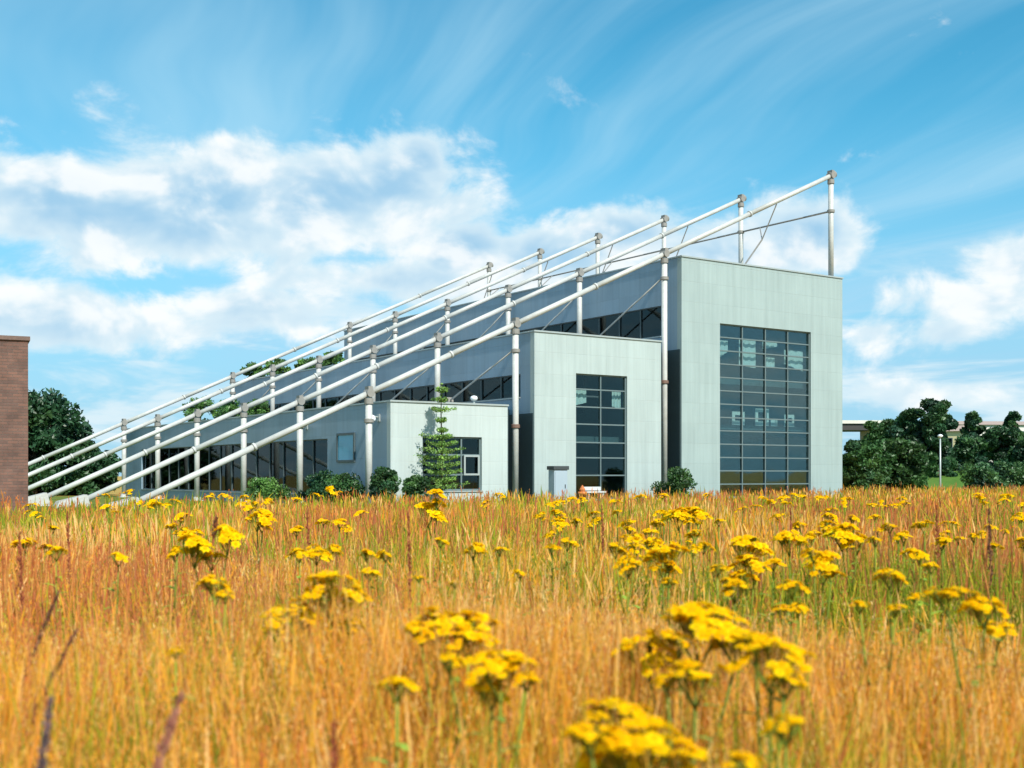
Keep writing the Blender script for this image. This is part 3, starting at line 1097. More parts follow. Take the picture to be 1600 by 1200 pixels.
# ------------------------------------------------------------------ background at the right: bridge, houses, lamp
br = tag(empty('road_bridge', (30, 150, 0)), 'flat dark bridge deck behind the bushes right of the building', 'bridge')
MB().box(-4, 16, -3, 3, 7.0, 7.95).build('deck', M['bridge'], br)
MB().box(-4, 16, -3.2, -3.003, 7.8, 8.2).build('parapet', M['pale_wall'], br)
for s in (2.0, 14.5):
    MB().box(s - .4, s + .4, -2, 2, 0, 6.99).build('pier', M['concrete'], br)


def house(name, label, loc, rz, w, d, h, rh, wall, nwin):
    t = tag(empty(name, loc, rz), label, 'house')
    MB().box(-w / 2, w / 2, -d / 2, d / 2, 0, h).build('wall', M[wall], t)
    o = .3
    MB().poly([(-w / 2 - o, -d / 2 - o, h + .003), (w / 2 + o, -d / 2 - o, h + .003), (w / 2 + o, d / 2 + o, h + .003), (-w / 2 - o, d / 2 + o, h + .003),
               (-w / 2 - o, 0, h + rh), (w / 2 + o, 0, h + rh)], [(0, 3, 2, 1), (0, 1, 5, 4), (2, 3, 4, 5), (1, 2, 5), (3, 0, 4)]).build('roof', M['red_roof'], t)
    for k in range(nwin):
        x = -w / 2 + w * (k + .5) / nwin
        wnd = MB().box(x - .5, x + .5, -d / 2 - .04, -d / 2 - .003, h - 2.2, h - .8).build('window', M['frame'], t)
        MB().box(x - .42, x + .42, -d / 2 - .055, -d / 2 - .042, h - 2.12, h - .88).build('pane', M['glass_dark'], wnd)


house('house', 'ochre walled house glimpsed between dark trees right of the lamp', (56.0, 150, 0), R(-30), 3.6, 5, 6.9, .8, 'yellow_wall', 2)
house('house', 'pale house with low faded roof showing above the trees at far right', (67, 165, 0), R(8), 16, 9, 8.2, .7, 'pale_wall', 6)

lp = tag(empty('street_lamp', (27.85, 78.0, 0)), 'slim grey street lamp with pale lantern standing before the right hand trees', 'lamp post')
MB().path([(0, 0, 0), (0, 0, 1.2), (0, 0, 3.9)], [.085, .06, .045], 10).build('post', M['coping'], lp, smooth=True)
MB().lathe([(.05, 0), (.14, .04), (.18, .13), (.10, .20), (.03, .22)], 12, (0, 0, 3.88)).build('lantern', M['lampglass'], lp, smooth=True)

# ------------------------------------------------------------------ meadow grasses


def field(x, y, s, ph):
    """slow patchiness of the meadow, about 0..1"""
    v = (np.sin(x * 1.31 * s + ph) + np.sin(y * 1.07 * s + 1.7 * ph) + np.sin((x + y) * .73 * s + 2.3 * ph)
         + np.sin((x * .6 - y * 1.4) * s + .6 * ph) + .6 * np.sin((x * 2.7 + y * 1.9) * s + ph * 3))
    return .5 + v / 7.5


def wedge(n, d0, d1, half=.46, power=1.0):
    """random points seen from the meadow's near edge, between two distances"""
    q = rng.random(n)
    d = (d0 ** power + q * (d1 ** power - d0 ** power)) ** (1 / power)
    a = (rng.random(n) * 2 - 1) * half
    return d * np.sin(a), d * np.cos(a), d


def in_meadow(x, y):
    qx, qy = x - ORG.x, y - ORG.y
    u = qx * FU.x + qy * FU.y
    v = qx * BV.x + qy * BV.y
    ok = (v < -3.0 + .5 * np.sin(u * .9)) | ((u > 15.5) & (y < 84 - .2 * u)) | (u < -36)
    brick = (x < -12.3) & (y > 31.4) & (y < 39.5) & (x > -20)
    return ok & ~brick & (y < 90)


BL_V, BL_L, BL_C = [], [], []


def blades(x, y, h, w, lean, base_c, tip_c, head=None, head_c=None, store=None, curve=1.0):
    """tapered blades or stems; head = widening near the tip (seed head)"""
    n = len(x)
    a = rng.random(n) * 6.283
    face = a + math.pi / 2 + rng.normal(size=n) * .9
    ts = np.array([0, .38, .70, .86, 1.0])
    if head is None:
        prof = np.tile(np.array([.8, 1.0, .72, .42, 0.0]), (n, 1)) * w[:, None]
    else:
        prof = np.stack([w * .55, w * .5, w * .45, np.maximum(w * .6, head), np.zeros(n)], 1)
    V = np.zeros((n, 9, 3), dtype=np.float32)
    C = np.zeros((n, 9, 3), dtype=np.float32)
    for k, t in enumerate(ts):
        off = lean * h * t ** (1.0 + curve)
        cx, cy = x + np.cos(a) * off, y + np.sin(a) * off
        cz = h * t * (1 - .22 * np.minimum(lean, 1.2) * t)
        cc = base_c * (1 - t) + tip_c * t
        if head_c is not None and k >= 3:
            cc = head_c
        if k < 4:
            ex, ey = np.cos(face) * prof[:, k] * .5, np.sin(face) * prof[:, k] * .5
            V[:, 2 * k] = np.stack([cx - ex, cy - ey, cz], 1)
            V[:, 2 * k + 1] = np.stack([cx + ex, cy + ey, cz], 1)
            C[:, 2 * k] = cc
            C[:, 2 * k + 1] = cc
        else:
            V[:, 8] = np.stack([cx, cy, cz], 1)
            C[:, 8] = cc
    tri = np.array([0, 1, 3, 0, 3, 2, 2, 3, 5, 2, 5, 4, 4, 5, 7, 4, 7, 6, 6, 7, 8])
    store.append((V.reshape(-1, 3), C.reshape(-1, 3), (np.arange(n)[:, None] * 9 + tri[None]).ravel(), n * 9))


def spikelets(x, y, h, lean_a, lean, size, cols_, count, store, spread=.05, z0=.72):
    """little scales round the upper part of a stem: loose panicles"""
    n = len(x)
    k = count
    X, Y, H, A, L = (np.repeat(q, k) for q in (x, y, h, lean_a, lean))
    t = z0 + (1.0 - z0) * rng.random(n * k)
    sp = spread * (1.05 - (t - z0) / (1 - z0)) * rng.random(n * k) ** .5
    th = rng.random(n * k) * 6.283
    off = L * H * t ** 2
    cx = X + np.cos(A) * off + np.cos(th) * sp
    cy = Y + np.sin(A) * off + np.sin(th) * sp
    cz = H * t * (1 - .22 * np.minimum(L, 1.2) * t)
    s = np.repeat(size, k) * (.6 + .8 * rng.random(n * k))
    N = n * k
    d = np.stack([np.cos(th) * .5, np.sin(th) * .5, .9 + .3 * rng.random(N)], 1)
    d /= np.linalg.norm(d, axis=1)[:, None]
    e = np.cross(d, rng.normal(size=(N, 3)))
    e /= np.linalg.norm(e, axis=1)[:, None]
    P = np.stack([cx, cy, cz], 1)
    V = np.stack([P - d * s[:, None], P + e * (s * .32)[:, None], P + d * s[:, None], P - e * (s * .32)[:, None]], 1).reshape(-1, 3)
    C = np.repeat(np.repeat(cols_, k, 0) * (.8 + .4 * rng.random((N, 1))), 4, 0)
    tri = np.array([0, 1, 2, 0, 2, 3])
    store.append((V, C, (np.arange(N)[:, None] * 4 + tri[None]).ravel(), N * 4))


def flush(store, name, mat, label):
    vs_, cs_, ls_, o = [], [], [], 0
    for V, C, L, n in store:
        vs_.append(V)
        cs_.append(C)
        ls_.append(L + o)
        o += n
    V, C, L = np.concatenate(vs_), np.concatenate(cs_), np.concatenate(ls_)
    nt = len(L) // 3
    me = np_mesh(name, V, L, np.arange(nt) * 3, np.full(nt, 3), mat, np.clip(C, 0, 1))
    return kind(obj(name, me), 'stuff', label)


GOLD = np.array([(.84, .43, .055), (.86, .50, .085), (.80, .35, .04), (.90, .56, .14), (.80, .44, .045), (.74, .46, .06), (.86, .40, .09)])
STRAW = np.array([(.90, .64, .27), (.90, .60, .22), (.86, .54, .17)])
RUST = np.array([(.68, .24, .07), (.58, .17, .06), (.76, .34, .10), (.54, .20, .09)])
GREEN = np.array([(.24, .33, .03), (.36, .42, .04), (.18, .27, .035), (.50, .47, .05)])


def pick(pal, n):
    return pal[rng.integers(0, len(pal), n)] * (.85 + .3 * rng.random((n, 1)))


gold_s, green_s, rust_s = [], [], []
#        count   d0   d1  power  min width
ZONES = [(23000, 1.5, 5.5, 1.5, .0030), (24000, 5.0, 12.0, 1.6, .0055), (30000, 11.5, 26.0, 1.6, .011), (30000, 25.0, 88.0, 1.5, .024)]
for zi, (n, d0, d1, pw, w0_) in enumerate(ZONES):
    x, y, d = wedge(n, d0, d1, .50, pw)
    k = in_meadow(x, y)
    x, y, d = x[k], y[k], d[k]
    n = len(x)
    g = field(x, y, .55, 1.3) + .25 * field(x, y, 2.3, 4.0) - .12          # greenness patches
    s = field(x, y, .40, 5.1)                                              # straw patches
    r = field(x, y, .48, 9.2) + .12 * (rng.random(n) - .5)                 # sorrel patches
    far = np.clip((d - 11) / 22, 0, 1)

    def spot(cx, cy, sx, sy):
        return np.exp(-((x - cx) / sx) ** 2 - ((y - cy) / sy) ** 2)
    g = g + .45 * spot(-1.15, 3.6, .35, .8) + .28 * spot(3.4, 8.2, .9, 2.5) + .35 * spot(.62, 3.1, .35, .5) + .3 * spot(-.85, 4.3, .25, .5) + .08 * spot(2.0, 8.5, 1.2, 1.5)
    g = g + .38 * spot(1.25, 3.1, .45, .7) + .30 * spot(2.0, 4.6, .6, 1.0) + .25 * spot(-.2, 3.0, .3, .5)
    g = g - .22 * spot(2.4, 9.5, 3.2, 3.2) - .55 * spot(.5, 6.4, .9, 2.0) + .35 * spot(-9, 34, 9, 12) - .2 * spot(-.6, 4.2, .4, 1.0)
    s = s + .75 * spot(.5, 6.4, .9, 2.0) + .25 * spot(-1.5, 4.2, .7, 1.0) - .20 * spot(1.5, 4.2, .8, 1.2)
    r = r + .42 * spot(-4.0, 9.5, 1.8, 3.5) + .22 * spot(6, 15, 3, 5) + .2 * spot(10, 30, 8, 10) + .30 * spot(5.5, 12, 1.5, 4) + .25 * spot(-3.2, 7.0, 1.0, 1.5)
    u = rng.random(n)
    p_green = np.clip(.37 + 1.5 * (g - .5) - .02 * far, .07, .78)
    p_rust = np.clip(.16 + 1.3 * (r - .55), .04, .55) * (1 + .7 * far)
    isg = u < p_green
    isr = (u >= p_green) & (u < p_green + p_rust)
    isy = ~(isg | isr)
    hh = (.46 + .36 * rng.random(n)) * (.74 + .50 * field(x, y, 1.1, 2.2))
    hh = np.where(d < 3.2, hh * .92, hh)
    wv = w0_ * (.7 + .7 * rng.random(n)) * (1 + .0 * d)
    # --- dry golden stems with seed heads
    q = isy
    m_ = q.sum()
    cc = np.where((rng.random(m_) < np.clip(1.6 * (s[q] - .36), .14, .88))[:, None], pick(STRAW, m_), pick(GOLD, m_))
    ln = .05 + .26 * rng.random(m_) ** 1.6
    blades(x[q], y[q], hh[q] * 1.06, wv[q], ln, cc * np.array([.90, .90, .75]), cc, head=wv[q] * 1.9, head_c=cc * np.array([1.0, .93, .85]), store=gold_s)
    # dry leaf blades between them, bent over
    half_ = rng.random(m_) < .75
    qq = np.where(q)[0][half_]
    mm_ = len(qq)
    c2_ = pick(GOLD, mm_)
    blades(x[qq] + rng.normal(size=mm_) * .04, y[qq] + rng.normal(size=mm_) * .04, hh[qq] * (.55 + .35 * rng.random(mm_)), wv[qq] * 1.5,
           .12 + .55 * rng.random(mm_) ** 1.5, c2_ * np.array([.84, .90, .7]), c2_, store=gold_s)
    if zi < 2:
        sel = rng.random(mm_) < (.75 if zi == 0 else .40)
        qs = qq[sel]
        spikelets(x[qs], y[qs], hh[qs] * 1.10, rng.random(len(qs)) * 6.283, .05 + .25 * rng.random(len(qs)),
                  np.full(len(qs), .0062 if zi == 0 else .012), pick(np.concatenate([GOLD, STRAW, RUST[2:3]]), len(qs)), 18 if zi == 0 else 10, gold_s, spread=.045 if zi == 0 else .06)
    # --- green blades and stalks
    q = isg
    m_ = q.sum()
    cc = pick(GREEN, m_)
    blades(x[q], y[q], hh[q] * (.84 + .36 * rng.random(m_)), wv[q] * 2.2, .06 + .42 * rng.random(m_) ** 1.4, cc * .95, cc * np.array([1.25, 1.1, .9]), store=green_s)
    # --- red sorrel: stems with thick ragged rusty tops
    q = isr
    m_ = q.sum()
    cc = pick(RUST, m_)
    ln = .03 + .16 * rng.random(m_)
    hz_ = hh[q] * (1.0 + .22 * rng.random(m_))
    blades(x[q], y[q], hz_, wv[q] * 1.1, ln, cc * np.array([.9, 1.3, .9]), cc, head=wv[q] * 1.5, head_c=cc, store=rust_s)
    spikelets(x[q], y[q], hz_, rng.random(m_) * 6.283, ln * .3, np.maximum(.008, wv[q] * 1.1), cc, 14 if zi < 2 else 7, rust_s, spread=.03 if zi < 2 else .05, z0=.55)
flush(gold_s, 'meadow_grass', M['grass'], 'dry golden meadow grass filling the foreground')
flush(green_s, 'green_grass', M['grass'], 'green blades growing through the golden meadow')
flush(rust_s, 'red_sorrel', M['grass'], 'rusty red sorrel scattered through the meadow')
# short lawn blades along the building
ls = []
n = 26000
uu = rng.random(n) * 58 - 40
vv = np.where(rng.random(n) < .75, -3.3 + 3.2 * rng.random(n), rng.random(n) * 8)
keep = (vv < -.15) | (uu < -16.9) | (uu > 12.2)
uu, vv = uu[keep], vv[keep]
xx = ORG.x + FU.x * uu + BV.x * vv
yy = ORG.y + FU.y * uu + BV.y * vv
n = len(xx)
cc = pick(np.array([(.15, .22, .035), (.20, .27, .05), (.26, .27, .06), (.32, .28, .08)]), n)
blades(xx, yy, .16 + .30 * rng.random(n) ** 2, np.full(n, .035), .2 + .5 * rng.random(n), cc * .8, cc, store=ls)
flush(ls, 'lawn_grass', M['grass'], 'short green grass strip along the facades')

# ------------------------------------------------------------------ ragwort: yellow flowering plants
YEL = np.array([(.98, .62, .004), (.98, .68, .008), (.97, .55, .003)])


def corymb_mesh(seed, ncap, petals, rel=1.0):
    """flat-topped cluster of daisies, unit radius; petals ring round a raised disc"""
    g = np.random.default_rng(seed)
    V, Fc, C = [], [], []
    pts_, lift = [], []
    nsub = max(3, ncap // 7)
    subs = []
    while len(subs) < nsub:
        p = g.uniform(-1, 1, 2)
        if p @ p < .85 and all((p - q) @ (p - q) > .62 / nsub for q in subs):
            subs.append(p)
    sub_z = g.uniform(-.26, .20, nsub)
    sr = .95 / math.sqrt(nsub)
    for k in range(ncap):
        j = k % nsub
        e = g.normal(size=2)
        e *= sr * math.sqrt(g.random()) / np.linalg.norm(e)
        pts_.append(subs[j] + e)
        lift.append(sub_z[j] - .45 * (e @ e))
    rc = 1.12 / math.sqrt(ncap) * rel
    for p, lf in zip(pts_, lift):
        r2 = p @ p
        z = .42 * (1 - r2) + lf + g.uniform(-.05, .05)
        tilt = np.array([p[0] * .75 + g.normal() * .28, p[1] * .75 + g.normal() * .28 , 1.0])
        tilt /= np.linalg.norm(tilt)
        a = np.cross(tilt, [.3, .8, .1])
        a /= np.linalg.norm(a)
        b = np.cross(tilt, a)
        c = np.array([p[0], p[1], z])
        col_ = YEL[g.integers(0, 3)] * g.uniform(.88, 1.06)
        o = len(V)
        rr = rc * g.uniform(.82, 1.2)
        n2 = petals * 2
        V.append(c + tilt * rr * .06)
        C.append(col_)
        for k in range(n2):
            an = math.pi * k / petals
            q = rr * (1.0 if k % 2 == 0 else .70)
            V.append(c + (a * math.cos(an) + b * math.sin(an)) * q - tilt * rr * (.22 if k % 2 == 0 else .0) * g.random())
            C.append(col_)
        for k in range(n2):
            Fc.append((o, o + 1 + k, o + 1 + (k + 1) % n2))
        # raised disc
        o = len(V)
        dc = np.array((.95, .50, .006))
        V.append(c + tilt * rr * .34)
        C.append(dc)
        for k in range(6):
            an = 6.283 * k / 6
            V.append(c + (a * math.cos(an) + b * math.sin(an)) * rr * .36 + tilt * rr * .10)
            C.append(dc * .9)
        for k in range(6):
            Fc.append((o, o + 1 + k, o + 1 + (k + 1) % 6))
        # green cup and stalk going down to the branch point
        o = len(V)
        for k in range(3):
            an = 2.09 * k
            V.append(c - tilt * rr * .1 + (a * math.cos(an) + b * math.sin(an)) * rr * .12)
            C.append(np.array((.42, .40, .03)))
        V.append(np.array([p[0] * .45, p[1] * .45, -.48]))
        C.append(np.array((.28, .32, .035)))
        for k in range(3):
            Fc.append((o + k, o + (k + 1) % 3, o + 3))
    V = np.array(V)
    L = np.array(Fc).ravel()
    nt = len(Fc)
    return np_mesh('flower_head', V, L, np.arange(nt) * 3, np.full(nt, 3), M['petal'], np.clip(np.array(C), 0, 1))


HEAD_BIG = [corymb_mesh(100 + k, 84, 8, 1.30) for k in range(6)]
HEAD_MID = [corymb_mesh(200 + k, 40, 7, 1.40) for k in range(3)]
HEAD_FAR = [corymb_mesh(300 + k, 20, 5, 1.45) for k in range(3)]
GSTEM = [(.20, .26, .04), (.25, .31, .045), (.17, .22, .04)]


def stem_mesh(heads, near, g):
    """branching green stem with ragged leaves for a plant whose heads are at the given offsets"""
    V, Fc, C = [], [], []

    def add_path(pts_, rads, c, n=5):
        mb = MB().path(pts_, rads, n)
        o = len(V)
        V.extend(mb.v)
        C.extend([c] * len(mb.v))
        for f in mb.f:
            for k in range(1, len(f) - 1):
                Fc.append((o + f[0], o + f[k], o + f[k + 1]))
    zt = max(h[2] for h in heads)
    cx = sum(h[0] for h in heads) / len(heads) * .5
    cy = sum(h[1] for h in heads) / len(heads) * .5
    c = GSTEM[g.randrange(3)]
    fork = Vector((cx, cy, zt * .55))
    r = .0075 if near else .013
    add_path([(0, 0, 0), (cx * .3, cy * .3 + .01, zt * .3), fork], [r, r * .9, r * .75], c)
    for (hx, hy, hz, hr) in heads:
        e = Vector((hx, hy, hz - hr * .55))
        mid = fork.lerp(e, .5) + Vector(((hx - cx) * .15, (hy - cy) * .15, -.02))
        add_path([fork, mid, e], [r * .7, r * .6, r * .5], c, 4)
        for s in range(6 if near else 3):        # side stalks fanning into the head
            a = g.random() * 6.283
            q = e + Vector((math.cos(a) * hr * .6, math.sin(a) * hr * .6, hr * .7))
            add_path([e - Vector((0, 0, hr * .3)), q], [r * .4, r * .25], c, 3)
    nl = 16 if near else 6
    for k in range(nl):
        t = .12 + .78 * k / nl
        z = zt * t
        bx, by = cx * t, cy * t
        a = k * 2.4 + g.random()
        L = (.15 if near else .17) * (1.1 - .55 * t) * g.uniform(.7, 1.2)
        w = L * (.20 if near else .3)
        d = Vector((math.cos(a), math.sin(a), .55))
        s = Vector((-math.sin(a), math.cos(a), 0))
        lc = tuple(q * g.uniform(.8, 1.25) for q in c)
        o = len(V)
        b0 = Vector((bx, by, z))
        prof = [(0, .15), (.25, .75), (.4, .35), (.55, 1.0), (.7, .4), (.85, .6), (1, 0)]
        for (q, ww) in prof:
            p = b0 + d * (L * q) + Vector((0, 0, -L * .5 * q * q))
            V.append(tuple(p - s * w * ww))
            V.append(tuple(p + s * w * ww))
            C.extend([lc, lc])
        for q in range(len(prof) - 1):
            i0 = o + 2 * q
            Fc.append((i0, i0 + 1, i0 + 3))
            Fc.append((i0, i0 + 3, i0 + 2))
    nt = len(Fc)
    return np_mesh('stem', np.array(V), np.array(Fc).ravel(), np.arange(nt) * 3, np.full(nt, 3), M['stem'], np.array(C))


def ragwort(x, y, heads, label, group=None, seed=0):
    """heads: (dx, dy, z, radius)"""
    g = random.Random(seed * 31 + 5)
    d = math.hypot(x, y)
    t = tag(empty('ragwort_plant', (x, y, 0)), label, 'flower', group)
    obj('stem', stem_mesh(heads, d < 9, g), t)
    for k, (hx, hy, hz, hr) in enumerate(heads):
        pal = HEAD_BIG if d < 6 else HEAD_MID if d < 14 else HEAD_FAR
        obj('flower_head', pal[g.randrange(len(pal))], t, (hx, hy, hz), (g.uniform(-.2, .2), g.uniform(-.2, .2), g.random() * 6.28),
            (hr, hr * g.uniform(.85, 1.1), hr * g.uniform(.65, 1.05)))
    return t


# plants in metres: x, y, heads (dx, dy, z, radius), label
PLANTS = [
    (-0.68, 4.29, [(0.041, -0.022, 0.98, 0.132), (-0.11, -0.004, 0.898, 0.109), (0.101, 0.001, 0.863, 0.063), (-0.173, 0.025, 0.844, 0.048)],
     'yellow ragwort with two broad heads left of centre in the foreground'),
    (-0.15, 3.44, [(-0.03, 0.047, 0.96, 0.147), (0.028, -0.023, 0.932, 0.078), (-0.108, -0.024, 0.96, 0.056)],
     'broad yellow ragwort standing just below the picture centre'),
    (-0.04, 2.95, [(0.013, -0.026, 0.93, 0.1), (-0.012, 0.036, 0.86, 0.06), (-0.114, 0.01, 0.942, 0.04), (0.075, -0.02, 0.903, 0.038)],
     'yellow ragwort leaning right of the broad central one'),
    (-0.28, 2.74, [(0.018, 0.0, 0.92, 0.05)],
     'single small headed ragwort left of the central plants'),
    (0.48, 3.38, [(0.047, 0.019, 0.98, 0.155), (-0.086, 0.093, 0.888, 0.099), (0.143, -0.049, 0.935, 0.092), (-0.019, -0.063, 0.946, 0.065)],
     'largest yellow ragwort cluster in the right foreground'),
    (0.62, 2.99, [(0.02, -0.032, 0.95, 0.111), (0.068, 0.039, 0.884, 0.065), (-0.014, -0.007, 0.991, 0.049)],
     'yellow ragwort touching the right side of the largest cluster'),
    (0.43, 2.78, [(-0.004, 0.005, 0.93, 0.089), (-0.072, -0.005, 0.929, 0.036)],
     'yellow ragwort with one dome below the largest cluster'),
    (0.2, 2.49, [(0.023, 0.014, 0.91, 0.072), (-0.026, -0.014, 0.902, 0.029)],
     'yellow ragwort above the bottom edge cluster'),
    (0.24, 2.29, [(0.001, -0.012, 0.88, 0.122), (-0.094, -0.074, 0.92, 0.05), (0.089, 0.048, 0.844, 0.053), (-0.055, 0.039, 0.846, 0.068)],
     'wide yellow ragwort cluster cut by the bottom edge'),
    (0.52, 2.39, [(0.026, 0.0, 0.9, 0.051)],
     'small yellow ragwort low under the right hand clusters'),
    (0.46, 2.21, [(-0.033, 0.0, 0.87, 0.046)],
     'yellow ragwort just showing at the bottom edge right of the wide cluster'),
    (1.55, 4.02, [(-0.09, -0.001, 1.0, 0.089), (0.022, -0.032, 0.96, 0.083), (0.095, 0.033, 0.884, 0.061)],
     'yellow ragwort with three heads near the right picture edge'),
    (-1.7, 6.76, [(-0.077, -0.046, 1.0, 0.144), (0.101, -0.015, 1.059, 0.127), (-0.008, 0.061, 0.932, 0.089)],
     'yellow ragwort with wide heads at left in the middle meadow'),
    (-2.33, 11.02, [(-0.011, -0.001, 1.02, 0.165), (0.036, 0.001, 0.938, 0.086)],
     'yellow ragwort upright behind the wide left one'),
    (-1.17, 4.7, [(-0.009, 0.055, 0.97, 0.077), (0.06, -0.055, 0.938, 0.042)],
     'yellow ragwort in front of the wide left one'),
    (-1.06, 6.47, [(0.007, 0.0, 0.98, 0.08)],
     'small yellow ragwort right of the wide left one'),
    (-0.74, 6.54, [(-0.056, 0.035, 0.97, 0.056), (0.048, 0.01, 0.968, 0.051), (-0.036, -0.045, 0.868, 0.059)],
     'yellow ragwort with three small heads left of centre'),
    (-0.91, 13.85, [(-0.065, 0.059, 0.98, 0.217), (0.045, -0.051, 1.204, 0.126), (0.05, -0.008, 1.093, 0.108)],
     'tall yellow ragwort in front of the young conifer'),
    (-0.12, 7.03, [(-0.109, -0.001, 0.97, 0.082), (0.049, 0.001, 0.966, 0.05)],
     'yellow ragwort with two flat heads near the centre'),
    (-0.52, 8.22, [(0.029, 0.0, 0.95, 0.059)],
     'tiny yellow ragwort under the tall one by the conifer'),
    (1.73, 11.96, [(-0.067, 0.018, 1.0, 0.179), (0.132, -0.018, 1.02, 0.179)],
     'yellow ragwort in front of the tall block bush'),
    (0.8, 6.41, [(0.042, 0.015, 0.98, 0.117), (0.004, -0.015, 0.914, 0.083)],
     'yellow ragwort above the largest right cluster'),
    (0.55, 5.81, [(0.012, 0.0, 0.97, 0.083)],
     'yellow ragwort left above the largest cluster'),
    (0.67, 7.04, [(-0.061, -0.009, 0.97, 0.073), (0.053, 0.009, 1.029, 0.083)],
     'yellow ragwort with two heads right of the straw patch'),
    (1.35, 6.87, [(-0.0, 0.06, 0.98, 0.131), (0.028, -0.038, 0.895, 0.138), (-0.016, -0.022, 0.824, 0.089)],
     'yellow ragwort with stacked heads below the large grid window'),
    (1.75, 7.57, [(0.005, -0.003, 0.99, 0.123), (-0.046, 0.003, 1.018, 0.074)],
     'yellow ragwort right of the stacked heads'),
    (1.48, 5.83, [(0.049, 0.065, 0.97, 0.127), (-0.023, -0.033, 1.027, 0.06), (0.064, -0.031, 0.927, 0.057)],
     'yellow ragwort below the right facade corner'),
    (2.38, 8.37, [(-0.072, 0.017, 0.99, 0.142), (0.027, 0.002, 0.933, 0.109), (-0.051, -0.019, 1.036, 0.082)],
     'yellow ragwort just right of the facade corner'),
    (1.11, 4.84, [(0.022, 0.015, 0.95, 0.066), (-0.022, -0.007, 0.862, 0.05), (0.045, -0.008, 0.867, 0.041)],
     'yellow ragwort above the right flank of the largest cluster'),
    (0.91, 4.81, [(-0.023, -0.034, 0.95, 0.072), (-0.041, 0.034, 0.975, 0.041)],
     'yellow ragwort directly above the largest cluster'),
    (1.62, 5.08, [(-0.018, 0.0, 0.97, 0.069)],
     'yellow ragwort between the facade corner and the right edge plant'),
    (3.39, 9.79, [(-0.024, 0.0, 1.0, 0.096)],
     'yellow ragwort in front of the street lamp'),
    (2.02, 5.82, [(0.013, 0.0, 0.96, 0.049)],
     'small yellow ragwort above the right edge plant'),
    (1.3, 4.26, [(-0.059, 0.015, 0.94, 0.039), (0.057, -0.015, 0.932, 0.039)],
     'yellow ragwort with two small heads left of the right edge plant'),
    (-2.17, 6.51, [(0.034, 0.0, 0.96, 0.07)],
     'single yellow ragwort alone at left'),
    (-0.96, 3.42, [(0.001, 0.0, 0.9, 0.029)],
     'low yellow ragwort alone in the left foreground'),
]
